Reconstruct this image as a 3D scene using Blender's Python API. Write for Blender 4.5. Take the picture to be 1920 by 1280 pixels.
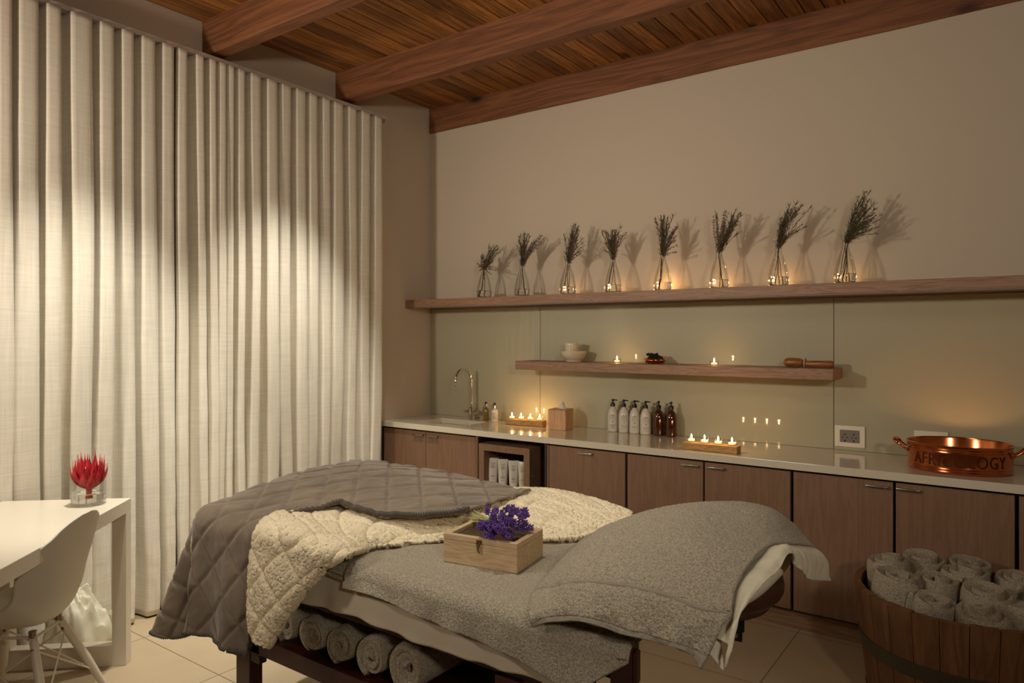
import bpy, bmesh, math, random
import numpy as np
from mathutils import Vector, Matrix, noise as mnoise
random.seed(7)
PI = math.pi
for o in list(bpy.data.objects): bpy.data.objects.remove(o)
SC = bpy.context.scene
COL = SC.collection

# ------------------------------------------------------------------ camera, world, lights
F_PX, CX, HY = 1317.0, 960.0, 629.0
CAM = np.array([3.941, -4.316, 1.52]); YAW = math.radians(35.816)
FW = np.array([-math.sin(YAW), math.cos(YAW), 0.0]); RT = np.array([math.cos(YAW), math.sin(YAW), 0.0])
cd = bpy.data.cameras.new('camera'); cam = bpy.data.objects.new('camera', cd); COL.objects.link(cam)
cam.location = CAM; cam.rotation_euler = (PI/2, 0, YAW)
cd.sensor_width = 36; cd.lens = 36*F_PX/1920; cd.shift_y = -11/1920; cd.clip_start = .05
SC.camera = cam
w = bpy.data.worlds.new('world'); SC.world = w; w.use_nodes = True
w.node_tree.nodes['Background'].inputs[0].default_value = (1, .8, .55, 1)
w.node_tree.nodes['Background'].inputs[1].default_value = .02
SC.view_settings.view_transform = 'Standard'; SC.view_settings.look = 'None'
SC.view_settings.exposure = 0.0; SC.view_settings.gamma = 1; SC.view_settings.use_curve_mapping = False

def light(name, typ, loc, power, color, target=None, **k):
    l = bpy.data.lights.new(name, typ); l.energy = power; l.color = color
    for a, b in k.items(): setattr(l, a, b)
    o = bpy.data.objects.new(name, l); COL.objects.link(o); o.location = loc
    if target is not None:
        o.rotation_euler = (Vector(target)-Vector(loc)).to_track_quat('-Z', 'Y').to_euler()
    return o
WARM = (1.0, .87, .72)
# two ceiling downlights grazing the curtain, one over the treatment bed
light('ceiling_downlight', 'SPOT', (.95, -2.75, 3.33), 255, (1, .955, .85), (.42, -2.75, .6), spot_size=math.radians(54), spot_blend=.8, shadow_soft_size=.05)
light('ceiling_downlight', 'SPOT', (.95, -1.62, 3.33), 255, (1, .955, .85), (.42, -1.60, .6), spot_size=math.radians(58), spot_blend=.8, shadow_soft_size=.05)
light('ceiling_downlight', 'SPOT', (2.45, -2.55, 3.33), 95, (1, .92, .78), (2.5, -2.6, 0), spot_size=math.radians(56), spot_blend=.9, shadow_soft_size=.08)
# two shaded room lamps outside the frame, left and right of the camera
light('room_lamp', 'AREA', (.7, -4.9, 2.28), 23, WARM, (1.9, 0, 2.5), shape='DISK', size=.28, spread=math.radians(108))
light('room_lamp', 'AREA', (5.2, -4.6, 2.28), 14, WARM, (1.0, 0, 2.4), shape='DISK', size=.28, spread=math.radians(100))
light('ambient_fill', 'AREA', (1.9, -3.5, 3.1), 12, (1, .92, .76), (2.2, -2.4, 0), shape='DISK', size=.9)  # soft overhead fill added to lift the ambient level, no fitting there

def at(px, py, ax, v):
    r = FW+RT*(px-CX)/F_PX+np.array([0, 0, -(py-HY)/F_PX]); t = (v-CAM[ax])/r[ax]
    return CAM+t*r

# ------------------------------------------------------------------ materials
def lin(c):
    return tuple(((v/255)/12.92 if v/255 <= .04045 else ((v/255+.055)/1.055)**2.4) for v in c)
def nmat(name):
    m = bpy.data.materials.new(name); m.use_nodes = True
    nt = m.node_tree; return m, nt, nt.nodes['Principled BSDF']
def plain(name, c, rough=.6, metal=0, coat=0, bump=0, bscale=40, var=0, spec=.5, emis=None, trans=0, sheen=0):
    m, nt, b = nmat(name); c = lin(c)
    b.inputs['Base Color'].default_value = (*c, 1); b.inputs['Roughness'].default_value = rough
    b.inputs['Metallic'].default_value = metal; b.inputs['Coat Weight'].default_value = coat; b.inputs['Coat Roughness'].default_value = .04
    b.inputs['Specular IOR Level'].default_value = spec; b.inputs['Transmission Weight'].default_value = trans
    b.inputs['Sheen Weight'].default_value = sheen
    if emis: b.inputs['Emission Color'].default_value = (*emis[0], 1); b.inputs['Emission Strength'].default_value = emis[1]
    if bump or var:
        tc = nt.nodes.new('ShaderNodeTexCoord'); n = nt.nodes.new('ShaderNodeTexNoise'); n.inputs['Scale'].default_value = bscale; n.inputs['Detail'].default_value = 4
        nt.links.new(tc.outputs['Object'], n.inputs['Vector'])
        if bump:
            bp = nt.nodes.new('ShaderNodeBump'); bp.inputs['Strength'].default_value = bump; bp.inputs['Distance'].default_value = .01
            nt.links.new(n.outputs['Fac'], bp.inputs['Height']); nt.links.new(bp.outputs['Normal'], b.inputs['Normal'])
        if var:
            r = nt.nodes.new('ShaderNodeValToRGB'); r.color_ramp.elements[0].position = .3; r.color_ramp.elements[1].position = .7
            r.color_ramp.elements[0].color = (*[v*(1-var) for v in c], 1); r.color_ramp.elements[1].color = (*[min(1, v*(1+var)) for v in c], 1)
            nt.links.new(n.outputs['Fac'], r.inputs[0]); nt.links.new(r.outputs[0], b.inputs['Base Color'])
    return m
def wood(name, c1, c2, axis='Z', scale=1.0, rough=.55, ring=9, stretch=.06, coat=0, knots=False, fine=.5, boards=None):
    """stretched noise and distorted bands along one axis; boards=(axis, width) adds board seams"""
    m, nt, b = nmat(name); N = nt.nodes.new; L = nt.links.new
    tc = N('ShaderNodeTexCoord'); mp = N('ShaderNodeMapping'); s = [scale]*3; s['XYZ'.index(axis)] = scale*stretch
    mp.inputs['Scale'].default_value = s
    src = tc.outputs['Object']
    if boards:
        ax, wd = boards
        sx = N('ShaderNodeSeparateXYZ'); L(tc.outputs['Object'], sx.inputs[0])
        dv = N('ShaderNodeMath'); dv.operation = 'DIVIDE'; dv.inputs[1].default_value = wd; L(sx.outputs['XYZ'.index(ax)], dv.inputs[0])
        fl = N('ShaderNodeMath'); fl.operation = 'FLOOR'; L(dv.outputs[0], fl.inputs[0])
        wn = N('ShaderNodeTexWhiteNoise'); wn.noise_dimensions = '1D'; L(fl.outputs[0], wn.inputs['W'])
        vm = N('ShaderNodeVectorMath'); vm.operation = 'MULTIPLY_ADD'; vm.inputs[1].default_value = (7, 7, 7); L(wn.outputs['Color'], vm.inputs[0]); L(tc.outputs['Object'], vm.inputs[2])
        src = vm.outputs[0]
    L(src, mp.inputs['Vector'])
    n1 = N('ShaderNodeTexNoise'); n1.inputs['Scale'].default_value = 3; n1.inputs['Detail'].default_value = 3; n1.inputs['Distortion'].default_value = .6
    L(mp.outputs[0], n1.inputs['Vector'])
    mul = N('ShaderNodeMath'); mul.operation = 'MULTIPLY'; mul.inputs[1].default_value = ring; L(n1.outputs['Fac'], mul.inputs[0])
    fr = N('ShaderNodeMath'); fr.operation = 'PINGPONG'; fr.inputs[1].default_value = .5; L(mul.outputs[0], fr.inputs[0])
    n2 = N('ShaderNodeTexNoise'); n2.inputs['Scale'].default_value = 60; n2.inputs['Detail'].default_value = 3; L(mp.outputs[0], n2.inputs['Vector'])
    ad = N('ShaderNodeMath'); ad.operation = 'MULTIPLY_ADD'; ad.inputs[1].default_value = fine; L(n2.outputs['Fac'], ad.inputs[0]); L(fr.outputs[0], ad.inputs[2])
    r = N('ShaderNodeValToRGB'); r.color_ramp.elements[0].position = .15; r.color_ramp.elements[1].position = .85
    r.color_ramp.elements[0].color = (*lin(c1), 1); r.color_ramp.elements[1].color = (*lin(c2), 1)
    L(ad.outputs[0], r.inputs[0]); col = r.outputs[0]
    if boards:
        hv = N('ShaderNodeMixRGB'); hv.blend_type = 'MULTIPLY'; hv.inputs[0].default_value = .8; L(col, hv.inputs[1])
        rr = N('ShaderNodeValToRGB'); rr.color_ramp.elements[0].color = (.35, .33, .3, 1); L(wn.outputs['Value'], rr.inputs[0]); L(rr.outputs[0], hv.inputs[2]); col = hv.outputs[0]
    if knots:
        v = N('ShaderNodeTexVoronoi'); v.inputs['Scale'].default_value = 1.0
        mk = N('ShaderNodeMapping'); k = [4.2]*3; k['XYZ'.index(axis)] = 1.7; mk.inputs['Scale'].default_value = k; L(src, mk.inputs['Vector']); L(mk.outputs[0], v.inputs['Vector'])
        kr = N('ShaderNodeValToRGB'); kr.color_ramp.elements[0].position = .05; kr.color_ramp.elements[1].position = .16
        kr.color_ramp.elements[0].color = (.12, .08, .05, 1); kr.color_ramp.elements[1].color = (1, 1, 1, 1); L(v.outputs['Distance'], kr.inputs[0])
        mx = N('ShaderNodeMixRGB'); mx.blend_type = 'MULTIPLY'; mx.inputs[0].default_value = 1; L(col, mx.inputs[1]); L(kr.outputs[0], mx.inputs[2]); col = mx.outputs[0]
    L(col, b.inputs['Base Color']); b.inputs['Roughness'].default_value = rough; b.inputs['Coat Weight'].default_value = coat; b.inputs['Coat Roughness'].default_value = .15
    bp = N('ShaderNodeBump'); bp.inputs['Strength'].default_value = .12; bp.inputs['Distance'].default_value = .004; L(ad.outputs[0], bp.inputs['Height']); L(bp.outputs[0], b.inputs['Normal'])
    return m
def weave(name, c, scale=260, rough=.9, strength=.2, sheen=.1):
    m, nt, b = nmat(name); N = nt.nodes.new; L = nt.links.new; c = lin(c)
    tc = N('ShaderNodeTexCoord')
    def nz(s):
        mp = N('ShaderNodeMapping'); mp.inputs['Scale'].default_value = s; L(tc.outputs['Object'], mp.inputs['Vector'])
        n = N('ShaderNodeTexNoise'); n.inputs['Scale'].default_value = scale; n.inputs['Detail'].default_value = 2; L(mp.outputs[0], n.inputs['Vector']); return n
    a = nz((1, 1, .04)); d = nz((.05, .05, 1))
    ad = N('ShaderNodeMath'); ad.operation = 'ADD'; L(a.outputs['Fac'], ad.inputs[0]); L(d.outputs['Fac'], ad.inputs[1])
    r = N('ShaderNodeValToRGB'); r.color_ramp.elements[0].position = .35; r.color_ramp.elements[1].position = .65
    hf = N('ShaderNodeMath'); hf.operation = 'MULTIPLY'; hf.inputs[1].default_value = .5; L(ad.outputs[0], hf.inputs[0]); L(hf.outputs[0], r.inputs[0])
    r.color_ramp.elements[0].color = (*[v*.93 for v in c], 1); r.color_ramp.elements[1].color = (*[min(1, v*1.08) for v in c], 1)
    L(r.outputs[0], b.inputs['Base Color']); b.inputs['Roughness'].default_value = rough; b.inputs['Sheen Weight'].default_value = sheen
    bp = N('ShaderNodeBump'); bp.inputs['Strength'].default_value = strength; bp.inputs['Distance'].default_value = .002; L(ad.outputs[0], bp.inputs['Height']); L(bp.outputs[0], b.inputs['Normal'])
    return m
def terry(name, c, scale=170, strength=1.0, dist=.008, var=.36):
    m, nt, b = nmat(name); N = nt.nodes.new; L = nt.links.new; c = lin(c)
    tc = N('ShaderNodeTexCoord'); n = N('ShaderNodeTexNoise'); n.inputs['Scale'].default_value = scale; n.inputs['Detail'].default_value = 3; n.inputs['Roughness'].default_value = .6
    L(tc.outputs['Object'], n.inputs['Vector'])
    r = N('ShaderNodeValToRGB'); r.color_ramp.elements[0].position = .36; r.color_ramp.elements[1].position = .62
    r.color_ramp.elements[0].color = (*[v*(1-var) for v in c], 1); r.color_ramp.elements[1].color = (*[min(1, v*(1+var*.6)) for v in c], 1)
    L(n.outputs['Fac'], r.inputs[0]); L(r.outputs[0], b.inputs['Base Color']); b.inputs['Roughness'].default_value = .95; b.inputs['Sheen Weight'].default_value = .1
    b.inputs['Specular IOR Level'].default_value = .1
    bp = N('ShaderNodeBump'); bp.inputs['Strength'].default_value = strength; bp.inputs['Distance'].default_value = dist; L(n.outputs['Fac'], bp.inputs['Height']); L(bp.outputs[0], b.inputs['Normal'])
    return m
def thin_glass(name, tint=(.93, .96, .94), k=1.0):
    m = bpy.data.materials.new(name); m.use_nodes = True; nt = m.node_tree; nt.nodes.clear(); N = nt.nodes.new; L = nt.links.new
    o = N('ShaderNodeOutputMaterial'); mx = N('ShaderNodeMixShader'); t = N('ShaderNodeBsdfTransparent'); g = N('ShaderNodeBsdfGlossy'); f = N('ShaderNodeFresnel')
    t.inputs[0].default_value = (*tint, 1); g.inputs['Roughness'].default_value = .01; f.inputs[0].default_value = 1.5
    mm = N('ShaderNodeMath'); mm.operation = 'MULTIPLY'; mm.inputs[1].default_value = k; mm.use_clamp = True; L(f.outputs[0], mm.inputs[0])
    L(mm.outputs[0], mx.inputs[0]); L(t.outputs[0], mx.inputs[1]); L(g.outputs[0], mx.inputs[2]); L(mx.outputs[0], o.inputs[0]); return m

M = {}
M['wall'] = plain('wall_paint', (196, 181, 160), .85, bump=.03, bscale=60)
M['curtain'] = weave('linen_curtain', (222, 214, 196), 110)
M['ceil'] = wood('ceiling_boards', (118, 72, 32), (206, 142, 74), 'Y', 6, .5, 5, .05, knots=True, boards=('X', .105))
M['beam'] = wood('beam_timber', (98, 58, 32), (142, 90, 54), 'X', 5, .6, 5, .05, knots=True)
M['cab'] = wood('cabinet_veneer', (120, 90, 68), (136, 104, 80), 'Z', 9, .42, 4, .07, fine=.7)
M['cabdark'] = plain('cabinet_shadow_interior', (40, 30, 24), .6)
M['shelf'] = wood('shelf_oak', (126, 92, 68), (162, 126, 100), 'X', 8, .5, 9, .08)
M['stone'] = plain('counter_quartz', (216, 206, 184), .12, coat=.5, var=.02, bscale=300)
M['splash'] = plain('back_painted_glass', (170, 164, 138), .4, coat=.85, spec=.2)
M['chrome'] = plain('chrome', (225, 224, 222), .08, 1)
M['steel'] = plain('brushed_steel', (170, 162, 150), .3, 1)
M['black'] = plain('black_plastic', (14, 13, 12), .3)
M['white'] = plain('white_lacquer', (226, 216, 196), .32, coat=.15)
M['shell'] = plain('white_polypropylene', (214, 208, 192), .42)
M['bottle'] = plain('white_bottle_plastic', (205, 198, 184), .25)
M['amber'] = plain('amber_bottle', (62, 26, 10), .08, coat=.6)
M['print'] = plain('label_print', (70, 62, 56), .6)
M['printlight'] = plain('label_print_light', (120, 96, 72), .6)
M['glass'] = thin_glass('clear_glass', (.975, .98, .97), .35)
M['water'] = plain('water', (255, 255, 255), .0, trans=1.0); M['water'].node_tree.nodes['Principled BSDF'].inputs['IOR'].default_value = 1.33
M['wax'] = plain('tealight_wax', (236, 220, 190), .5, emis=((1, .62, .25), .6))  # weak emission stands in for flame light glowing in the wax
M['flame'] = plain('candle_flame', (255, 200, 120), .5, emis=((1, .62, .22), 90))
M['block'] = wood('candle_block_pine', (150, 108, 56), (200, 158, 98), 'X', 14, .6, 6, .1, knots=False)
M['tissuebox'] = wood('tissue_box_wood', (190, 142, 98), (214, 170, 126), 'Z', 12, .55, 3, .1)
M['paper'] = plain('tissue_paper', (224, 212, 192), .9)
M['copper'] = plain('copper', (204, 122, 76), .17, 1, bump=.012, bscale=30)
M['copperletter'] = plain('copper_patina', (84, 44, 28), .5, .8)
M['ceramic'] = plain('glazed_ceramic', (206, 192, 164), .3, coat=.3)
M['toolwood'] = wood('turned_wood', (110, 62, 22), (168, 104, 46), 'X', 16, .4, 5, .1, coat=.3)
M['darkdeco'] = plain('dried_seed_pods', (14, 12, 10), .8)
M['mahog'] = plain('mahogany_frame', (58, 22, 18), .35, coat=.2, var=.15, bscale=12)
M['velvet'] = plain('taupe_velvet', (114, 99, 80), .75, sheen=.35, bump=.15, bscale=7, var=.26)
M['edging'] = plain('blanket_edging', (84, 76, 66), .9, sheen=.2)
M['sherpa'] = terry('cream_sherpa', (234, 220, 188), 120, .8, .007, .14)
M['terry'] = terry('grey_terry', (176, 166, 146), 210)
M['terryroll'] = terry('grey_terry_roll', (172, 160, 138), 190)
M['band'] = weave('towel_border_weave', (138, 130, 114), 300, strength=.25)
M['sheet'] = plain('bed_sheet_cotton', (196, 184, 162), .9, bump=.08, bscale=12)
M['pillowcase'] = plain('pillowcase_cotton', (216, 210, 186), .8, bump=.1, bscale=14)
M['leather'] = plain('brown_vinyl', (62, 36, 24), .4, bump=.05, bscale=60)
M['boxwood'] = wood('box_pine', (176, 148, 112), (206, 180, 142), 'X', 16, .6, 5, .09)
M['brass'] = plain('antique_brass', (150, 124, 78), .35, 1)
M['lav'] = plain('lavender_petals', (108, 74, 156), .8, var=.6, bscale=240)
M['lavstem'] = plain('lavender_stems', (176, 172, 116), .7, var=.2, bscale=60)
M['green'] = plain('green_tie', (30, 122, 70), .5)
M['sprig'] = plain('dried_foliage', (98, 92, 62), .85, var=.35, bscale=30)
M['sprigb'] = plain('dried_flower_heads', (118, 100, 86), .9, var=.3, bscale=60)
M['stem'] = plain('woody_stem', (70, 48, 32), .8)
M['barrel'] = wood('barrel_oak', (88, 55, 28), (122, 82, 46), 'Z', 6, .6, 4, .08, knots=False)
M['hoop'] = plain('galvanised_hoop', (92, 86, 70), .5, .8, bump=.1, bscale=30)
M['protea'] = plain('protea_bracts', (186, 34, 44), .5, var=.35, bscale=45)
M['proteac'] = plain('protea_centre', (230, 200, 180), .9, bump=.6, bscale=150)
M['proteastem'] = plain('protea_stem', (186, 70, 30), .6)
M['grey'] = plain('socket_grey', (120, 112, 104), .5)
M['track'] = plain('curtain_track_metal', (196, 182, 172), .5)
# floor tiles
m, nt, b = nmat('floor_tiles'); N = nt.nodes.new; L = nt.links.new
tc = N('ShaderNodeTexCoord'); mp = N('ShaderNodeMapping'); mp.inputs['Location'].default_value = (-.37, -.12, 0); L(tc.outputs['Object'], mp.inputs['Vector'])
br = N('ShaderNodeTexBrick'); br.offset = 0; br.inputs['Scale'].default_value = 1; br.inputs['Brick Width'].default_value = .663; br.inputs['Row Height'].default_value = .663; br.inputs['Mortar Size'].default_value = .0022
br.inputs['Color1'].default_value = (*lin((190, 170, 138)), 1); br.inputs['Color2'].default_value = (*lin((184, 164, 132)), 1); br.inputs['Mortar'].default_value = (*lin((96, 80, 60)), 1)
L(mp.outputs[0], br.inputs['Vector']); ns = N('ShaderNodeTexNoise'); ns.inputs['Scale'].default_value = 3; ns.inputs['Detail'].default_value = 6; L(tc.outputs['Object'], ns.inputs['Vector'])
mx = N('ShaderNodeMixRGB'); mx.blend_type = 'MULTIPLY'; mx.inputs[0].default_value = .25; L(br.outputs[0], mx.inputs[1]); L(ns.outputs['Fac'], mx.inputs[2]); L(mx.outputs[0], b.inputs['Base Color'])
b.inputs['Roughness'].default_value = .45; M['floor'] = m

# ------------------------------------------------------------------ helpers
def tag(o, label=None, cat=None, group=None, kind=None):
    if label: o['label'] = label
    if cat: o['category'] = cat
    if group: o['group'] = group
    if kind: o['kind'] = kind
    return o
def thing(name, label, cat, loc=(0, 0, 0), rz=0, group=None):
    o = bpy.data.objects.new(name, None); COL.objects.link(o); o.empty_display_size = .05
    o.location = loc; o.rotation_euler = (0, 0, rz); return tag(o, label, cat, group)
def link_mesh(name, me, mats, parent=None, smooth=True):
    for mm in (mats if isinstance(mats, (list, tuple)) else [mats]): me.materials.append(mm)
    if smooth:
        me.polygons.foreach_set('use_smooth', [True]*len(me.polygons))
    o = bpy.data.objects.new(name, me); COL.objects.link(o)
    if parent is not None: o.parent = parent
    return o
def obj(name, bm, mat, parent=None, smooth=False, auto=None):
    me = bpy.data.meshes.new(name); bm.normal_update(); bm.to_mesh(me); bm.free()
    o = link_mesh(name, me, mat, parent, smooth)
    if auto:
        me.set_sharp_from_angle(angle=math.radians(auto))
    return o
def copy_tree(o, parent=None):
    c = o.copy(); COL.objects.link(c)
    if parent is not None: c.parent = parent
    for ch in [x for x in bpy.data.objects if x.parent == o]: copy_tree(ch, c)
    return c
def box(bm, x0, x1, y0, y1, z0, z1, bev=0, seg=2, mat=None):
    vs = [bm.verts.new(p) for p in [(x0, y0, z0), (x1, y0, z0), (x1, y1, z0), (x0, y1, z0), (x0, y0, z1), (x1, y0, z1), (x1, y1, z1), (x0, y1, z1)]]
    fs = [bm.faces.new([vs[i] for i in f]) for f in [(0, 3, 2, 1), (4, 5, 6, 7), (0, 1, 5, 4), (1, 2, 6, 5), (2, 3, 7, 6), (3, 0, 4, 7)]]
    if bev:
        es = list({e for f in fs for e in f.edges})
        bmesh.ops.bevel(bm, geom=es, offset=bev, segments=seg, affect='EDGES', profile=.5)
    if mat is not None: bmesh.ops.transform(bm, matrix=mat, verts=[v for v in bm.verts if v.is_valid and v.index == -1] or bm.verts)
    return bm
def bx(*a, bev=0, seg=2):
    return box(bmesh.new(), *a, bev=bev, seg=seg)
def lathe(bm, prof, seg=32, c=(0, 0, 0), sx=1, sy=1):
    rings = []
    for r, z in prof:
        if r < 1e-6: rings.append([bm.verts.new((c[0], c[1], c[2]+z))])
        else: rings.append([bm.verts.new((c[0]+r*sx*math.cos(2*PI*i/seg), c[1]+r*sy*math.sin(2*PI*i/seg), c[2]+z)) for i in range(seg)])
    for a, b2 in zip(rings, rings[1:]):
        for i in range(seg):
            j = (i+1) % seg
            if len(a) == 1 and len(b2) == 1: continue
            if len(a) == 1: bm.faces.new((a[0], b2[j], b2[i])) if True else 0
            elif len(b2) == 1: bm.faces.new((a[i], a[j], b2[0]))
            else: bm.faces.new((a[i], a[j], b2[j], b2[i]))
    return bm
def tube(bm, pts, rad, seg=10, cap=True):
    pts = [Vector(p) for p in pts]; n = len(pts)
    if not hasattr(rad, '__len__'): rad = [rad]*n
    rings = []; up = None
    for i, p in enumerate(pts):
        t = (pts[min(i+1, n-1)]-pts[max(i-1, 0)]).normalized()
        if up is None: up = t.orthogonal().normalized()
        up = (up-t*up.dot(t)); up = up.normalized() if up.length > 1e-6 else t.orthogonal().normalized()
        s = t.cross(up)
        rings.append([bm.verts.new(p+(up*math.cos(2*PI*k/seg)+s*math.sin(2*PI*k/seg))*rad[i]) for k in range(seg)])
    for a, b2 in zip(rings, rings[1:]):
        for k in range(seg): bm.faces.new((a[k], a[(k+1) % seg], b2[(k+1) % seg], b2[k]))
    if cap:
        bm.faces.new(rings[0][::-1]); bm.faces.new(rings[-1])
    return bm
def crom(P, n):
    """Catmull-Rom resample of P (k,d) to n samples"""
    P = np.asarray(P, float); k = len(P); Q = np.vstack([2*P[0]-P[1], P, 2*P[-1]-P[-2]]); out = []
    for t in np.linspace(0, k-1, n):
        i = min(int(t), k-2); u = t-i; a, b2, c, d = Q[i], Q[i+1], Q[i+2], Q[i+3]
        out.append(.5*((2*b2)+(c-a)*u+(2*a-5*b2+4*c-d)*u*u+(3*b2-a-3*c+d)*u**3))
    return np.array(out)
def cgrid(P, nr, nc):
    P = np.array(P, float); A = np.array([crom(r, nc) for r in P]); return np.array([crom(A[:, j], nr) for j in range(nc)]).transpose(1, 0, 2)
def grid_normals(G):
    du = np.gradient(G, axis=1); dv = np.gradient(G, axis=0); n = np.cross(du, dv); return n/(np.linalg.norm(n, axis=2, keepdims=True)+1e-9)
def grid_mesh(name, G, mats, parent=None, closed=False, mfun=None, flip=False):
    nr, nc = G.shape[:2]; V = G.reshape(-1, 3); fs = []
    for i in range(nr-1):
        for j in range(nc-1 if not closed else nc):
            a = i*nc+j; b2 = i*nc+(j+1) % nc; c = (i+1)*nc+(j+1) % nc; d = (i+1)*nc+j
            fs.append((a, d, c, b2) if flip else (a, b2, c, d))
    me = bpy.data.meshes.new(name); me.from_pydata(V.tolist(), [], fs); me.update()
    o = link_mesh(name, me, mats, parent)
    if mfun:
        k = nc-1 if not closed else nc
        me.polygons.foreach_set('material_index', [mfun(i//k/(nr-1), (i % k)/(nc-1)) for i in range(len(fs))])
    return o
def solid(o, t, off=-1, inner=None):
    s = o.modifiers.new('thickness', 'SOLIDIFY'); s.thickness = t; s.offset = off
    if inner is not None: s.material_offset = inner; s.material_offset_rim = 0
    return o
def fbm(x, y, z, s, o=3):
    return mnoise.fractal(Vector((x*s, y*s, z*s)), 1.0, 2.0, o)
def struct(o): o['kind'] = 'structure'; return o

# ------------------------------------------------------------------ room shell
RX, RY, H = 6.0, -6.2, 3.385
struct(obj('floor', bx(-.15, RX+.15, RY-.15, .15, -.1, 0), M['floor']))
struct(obj('wall_back', bx(-.15, RX+.15, 0, .15, 0, H+.15), M['wall']))
struct(obj('wall_left', bx(-.15, 0, RY, 0, 0, H+.15), M['wall']))
struct(obj('wall_right', bx(RX, RX+.15, RY, 0, 0, H+.15), M['wall']))
struct(obj('wall_front', bx(-.15, RX+.15, RY-.15, RY, 0, H+.15), M['wall']))
bm = bmesh.new(); prof = []
for k in range(int(RX/.105)+1):          # boards with a V-groove between each two
    x0 = k*.105; x1 = min(x0+.105, RX); prof += [(x0, H+.012), (x0+.005, H), (x1-.005, H)]
prof += [(RX, H+.008)]
A = [[bm.verts.new((x, y, z)) for x, z in prof] for y in (RY, 0)]; B = [[bm.verts.new((x, y, H+.06)) for x, z in prof] for y in (RY, 0)]
for i in range(len(prof)-1):
    bm.faces.new((A[0][i], A[1][i], A[1][i+1], A[0][i+1])); bm.faces.new((B[0][i], B[0][i+1], B[1][i+1], B[1][i]))
    for q in (0, 1): bm.faces.new((A[q][i], A[q][i+1], B[q][i+1], B[q][i]))
struct(obj('ceiling', bm, M['ceil']))
def beam(y0, y1, z0):
    bm = bmesh.new(); n = 60; R = []
    for i in range(n+1):
        x = RX*i/n; j = .004*fbm(x, y0, 0, 2.5); j2 = .004*fbm(x, y0, 5, 2.5)
        R.append([bm.verts.new(p) for p in [(x, y0+j, H+.004), (x, y0+j, z0+.008+j2), (x, y0+.008+j, z0+j2), (x, y1-.008+j2, z0+j2), (x, y1+j2, z0+.008), (x, y1+j2, H+.004)]])
    for a, b2 in zip(R, R[1:]):
        for i in range(6): bm.faces.new((a[i], b2[i], b2[(i+1) % 6], a[(i+1) % 6]))
    bm.faces.new(R[0]); bm.faces.new(R[-1][::-1])
    return obj('trim_1', bm, M['beam'], smooth=True, auto=40)
for i, (y0, y1) in enumerate([(-.022, 0), (-1.0, -.9), (-2.005, -1.905), (-3.01, -2.91), (-4.01, -3.91), (-5.01, -4.91)]):
    o = beam(y0, y1, 3.182); o.name = 'trim_%d' % (i+1); struct(o)

# ------------------------------------------------------------------ curtain track and curtains
tr = thing('curtain_track', 'pale metal curtain track fixed to the left wall above both linen curtains', 'curtain rail', (0, 0, 0))
obj('rail', bx(.075, .135, -4.6, -.625, 3.125, 3.15, bev=.003), M['track'], tr)
obj('bracket', bx(0, .08, -4.6, -.625, 3.13, 3.14), M['track'], tr)
flats = [(-150, -118), (-100, -66), (-46, -10), (-2, 24), (37, 74), (89, 116), (135, 174), (189, 215), (230, 252), (267, 292), (306, 327), None,
         (335, 352), (369, 383), (394, 406), (412, 425), (429, 440), (447, 460), (471, 490), (502, 521), (529, 547), (556, 574), (581, 596), (606, 620), (627, 644), (654, 669), (679, 695), (704, 717)]
ya = lambda px: at(px, 200, 0, .15)[1]
panels = [[]]
for f in flats:
    if f is None: panels.append([])
    else: panels[-1].append((ya(f[0]), ya(f[1])))
def curtain(P, seed, label):
    nv = 110; base = []; rnd = random.Random(seed)
    K = len(P)
    ph = [rnd.uniform(0, 10) for _ in P]
    G = []
    for r in range(nv+1):
        v = r/nv; z = 3.122*(1-v)+.012*v
        lo = min(1, max(0, (v-.02)/.9)); row = []
        lines = []
        for k, (a, c) in enumerate(P):
            gap = (P[k+1][0]-c) if k+1 < K else .04
            dr = .048*lo*mnoise.noise(Vector((ph[k], v*1.7, seed)))+.055*lo*lo*mnoise.noise(Vector((k*.35, v*.8, seed+9)))
            wf = 1+.75*lo*mnoise.noise(Vector((ph[k]+5, v*1.3, seed)))
            am = (1+.5*lo*mnoise.noise(Vector((ph[k]+9, v*1.1, seed))))
            cm = (a+c)/2+dr; hw = (c-a)/2*wf
            xf = .150+.030*lo*mnoise.noise(Vector((k*.8, v*2, seed)))
            xb = max(.03, xf-.105*am)
            lines.append((cm-hw, cm+hw, xf, xb))
        for k, (a, c, xf, xb) in enumerate(lines):
            nx = lines[k+1][0] if k+1 < K else c+.03
            cr = .014*(1-v)
            g = max(.004, nx-c)
            row += [(xf-.03, a-.002), (xf-.004, a+.002), (xf, a*.7+c*.3), (xf+.003, a*.3+c*.7), (xf-.002, c-.003), (xf-.02, c+.004-cr), (xb+.03, c+.2*g), (xb, c+.5*g), (xb+.02, c+.85*g)]
        G.append([(max(.018, x), y, z) for x, y in row])
    G = np.array(G)
    nc = G.shape[1]
    G = np.array([crom(r, nc*2) for r in G])
    # hand-worn creases and lengths
    for i in range(G.shape[0]):
        v = i/nv
        for j in range(G.shape[1]):
            p = G[i, j]; w2 = .006*v*fbm(p[1]*3, 0, p[2]*.7, 3.0)+.0035*max(0, v-.72)/.28*fbm(p[1]*2, 3, p[2]*2.5, 7)
            G[i, j, 0] = max(.016, p[0]+w2); G[i, j, 1] += .004*v*fbm(p[1]*2, 8, p[2]*.6, 3)
    o = grid_mesh('curtain', G, M['curtain'], flip=True); solid(o, .003, 0)
    return tag(o, label, 'curtain', None)
curtain(panels[0], 3, 'pleated cream linen curtain on the left, behind the white table')
curtain(panels[1], 11, 'pleated cream linen curtain on the right, ending beside the wooden counter cabinets')

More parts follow.
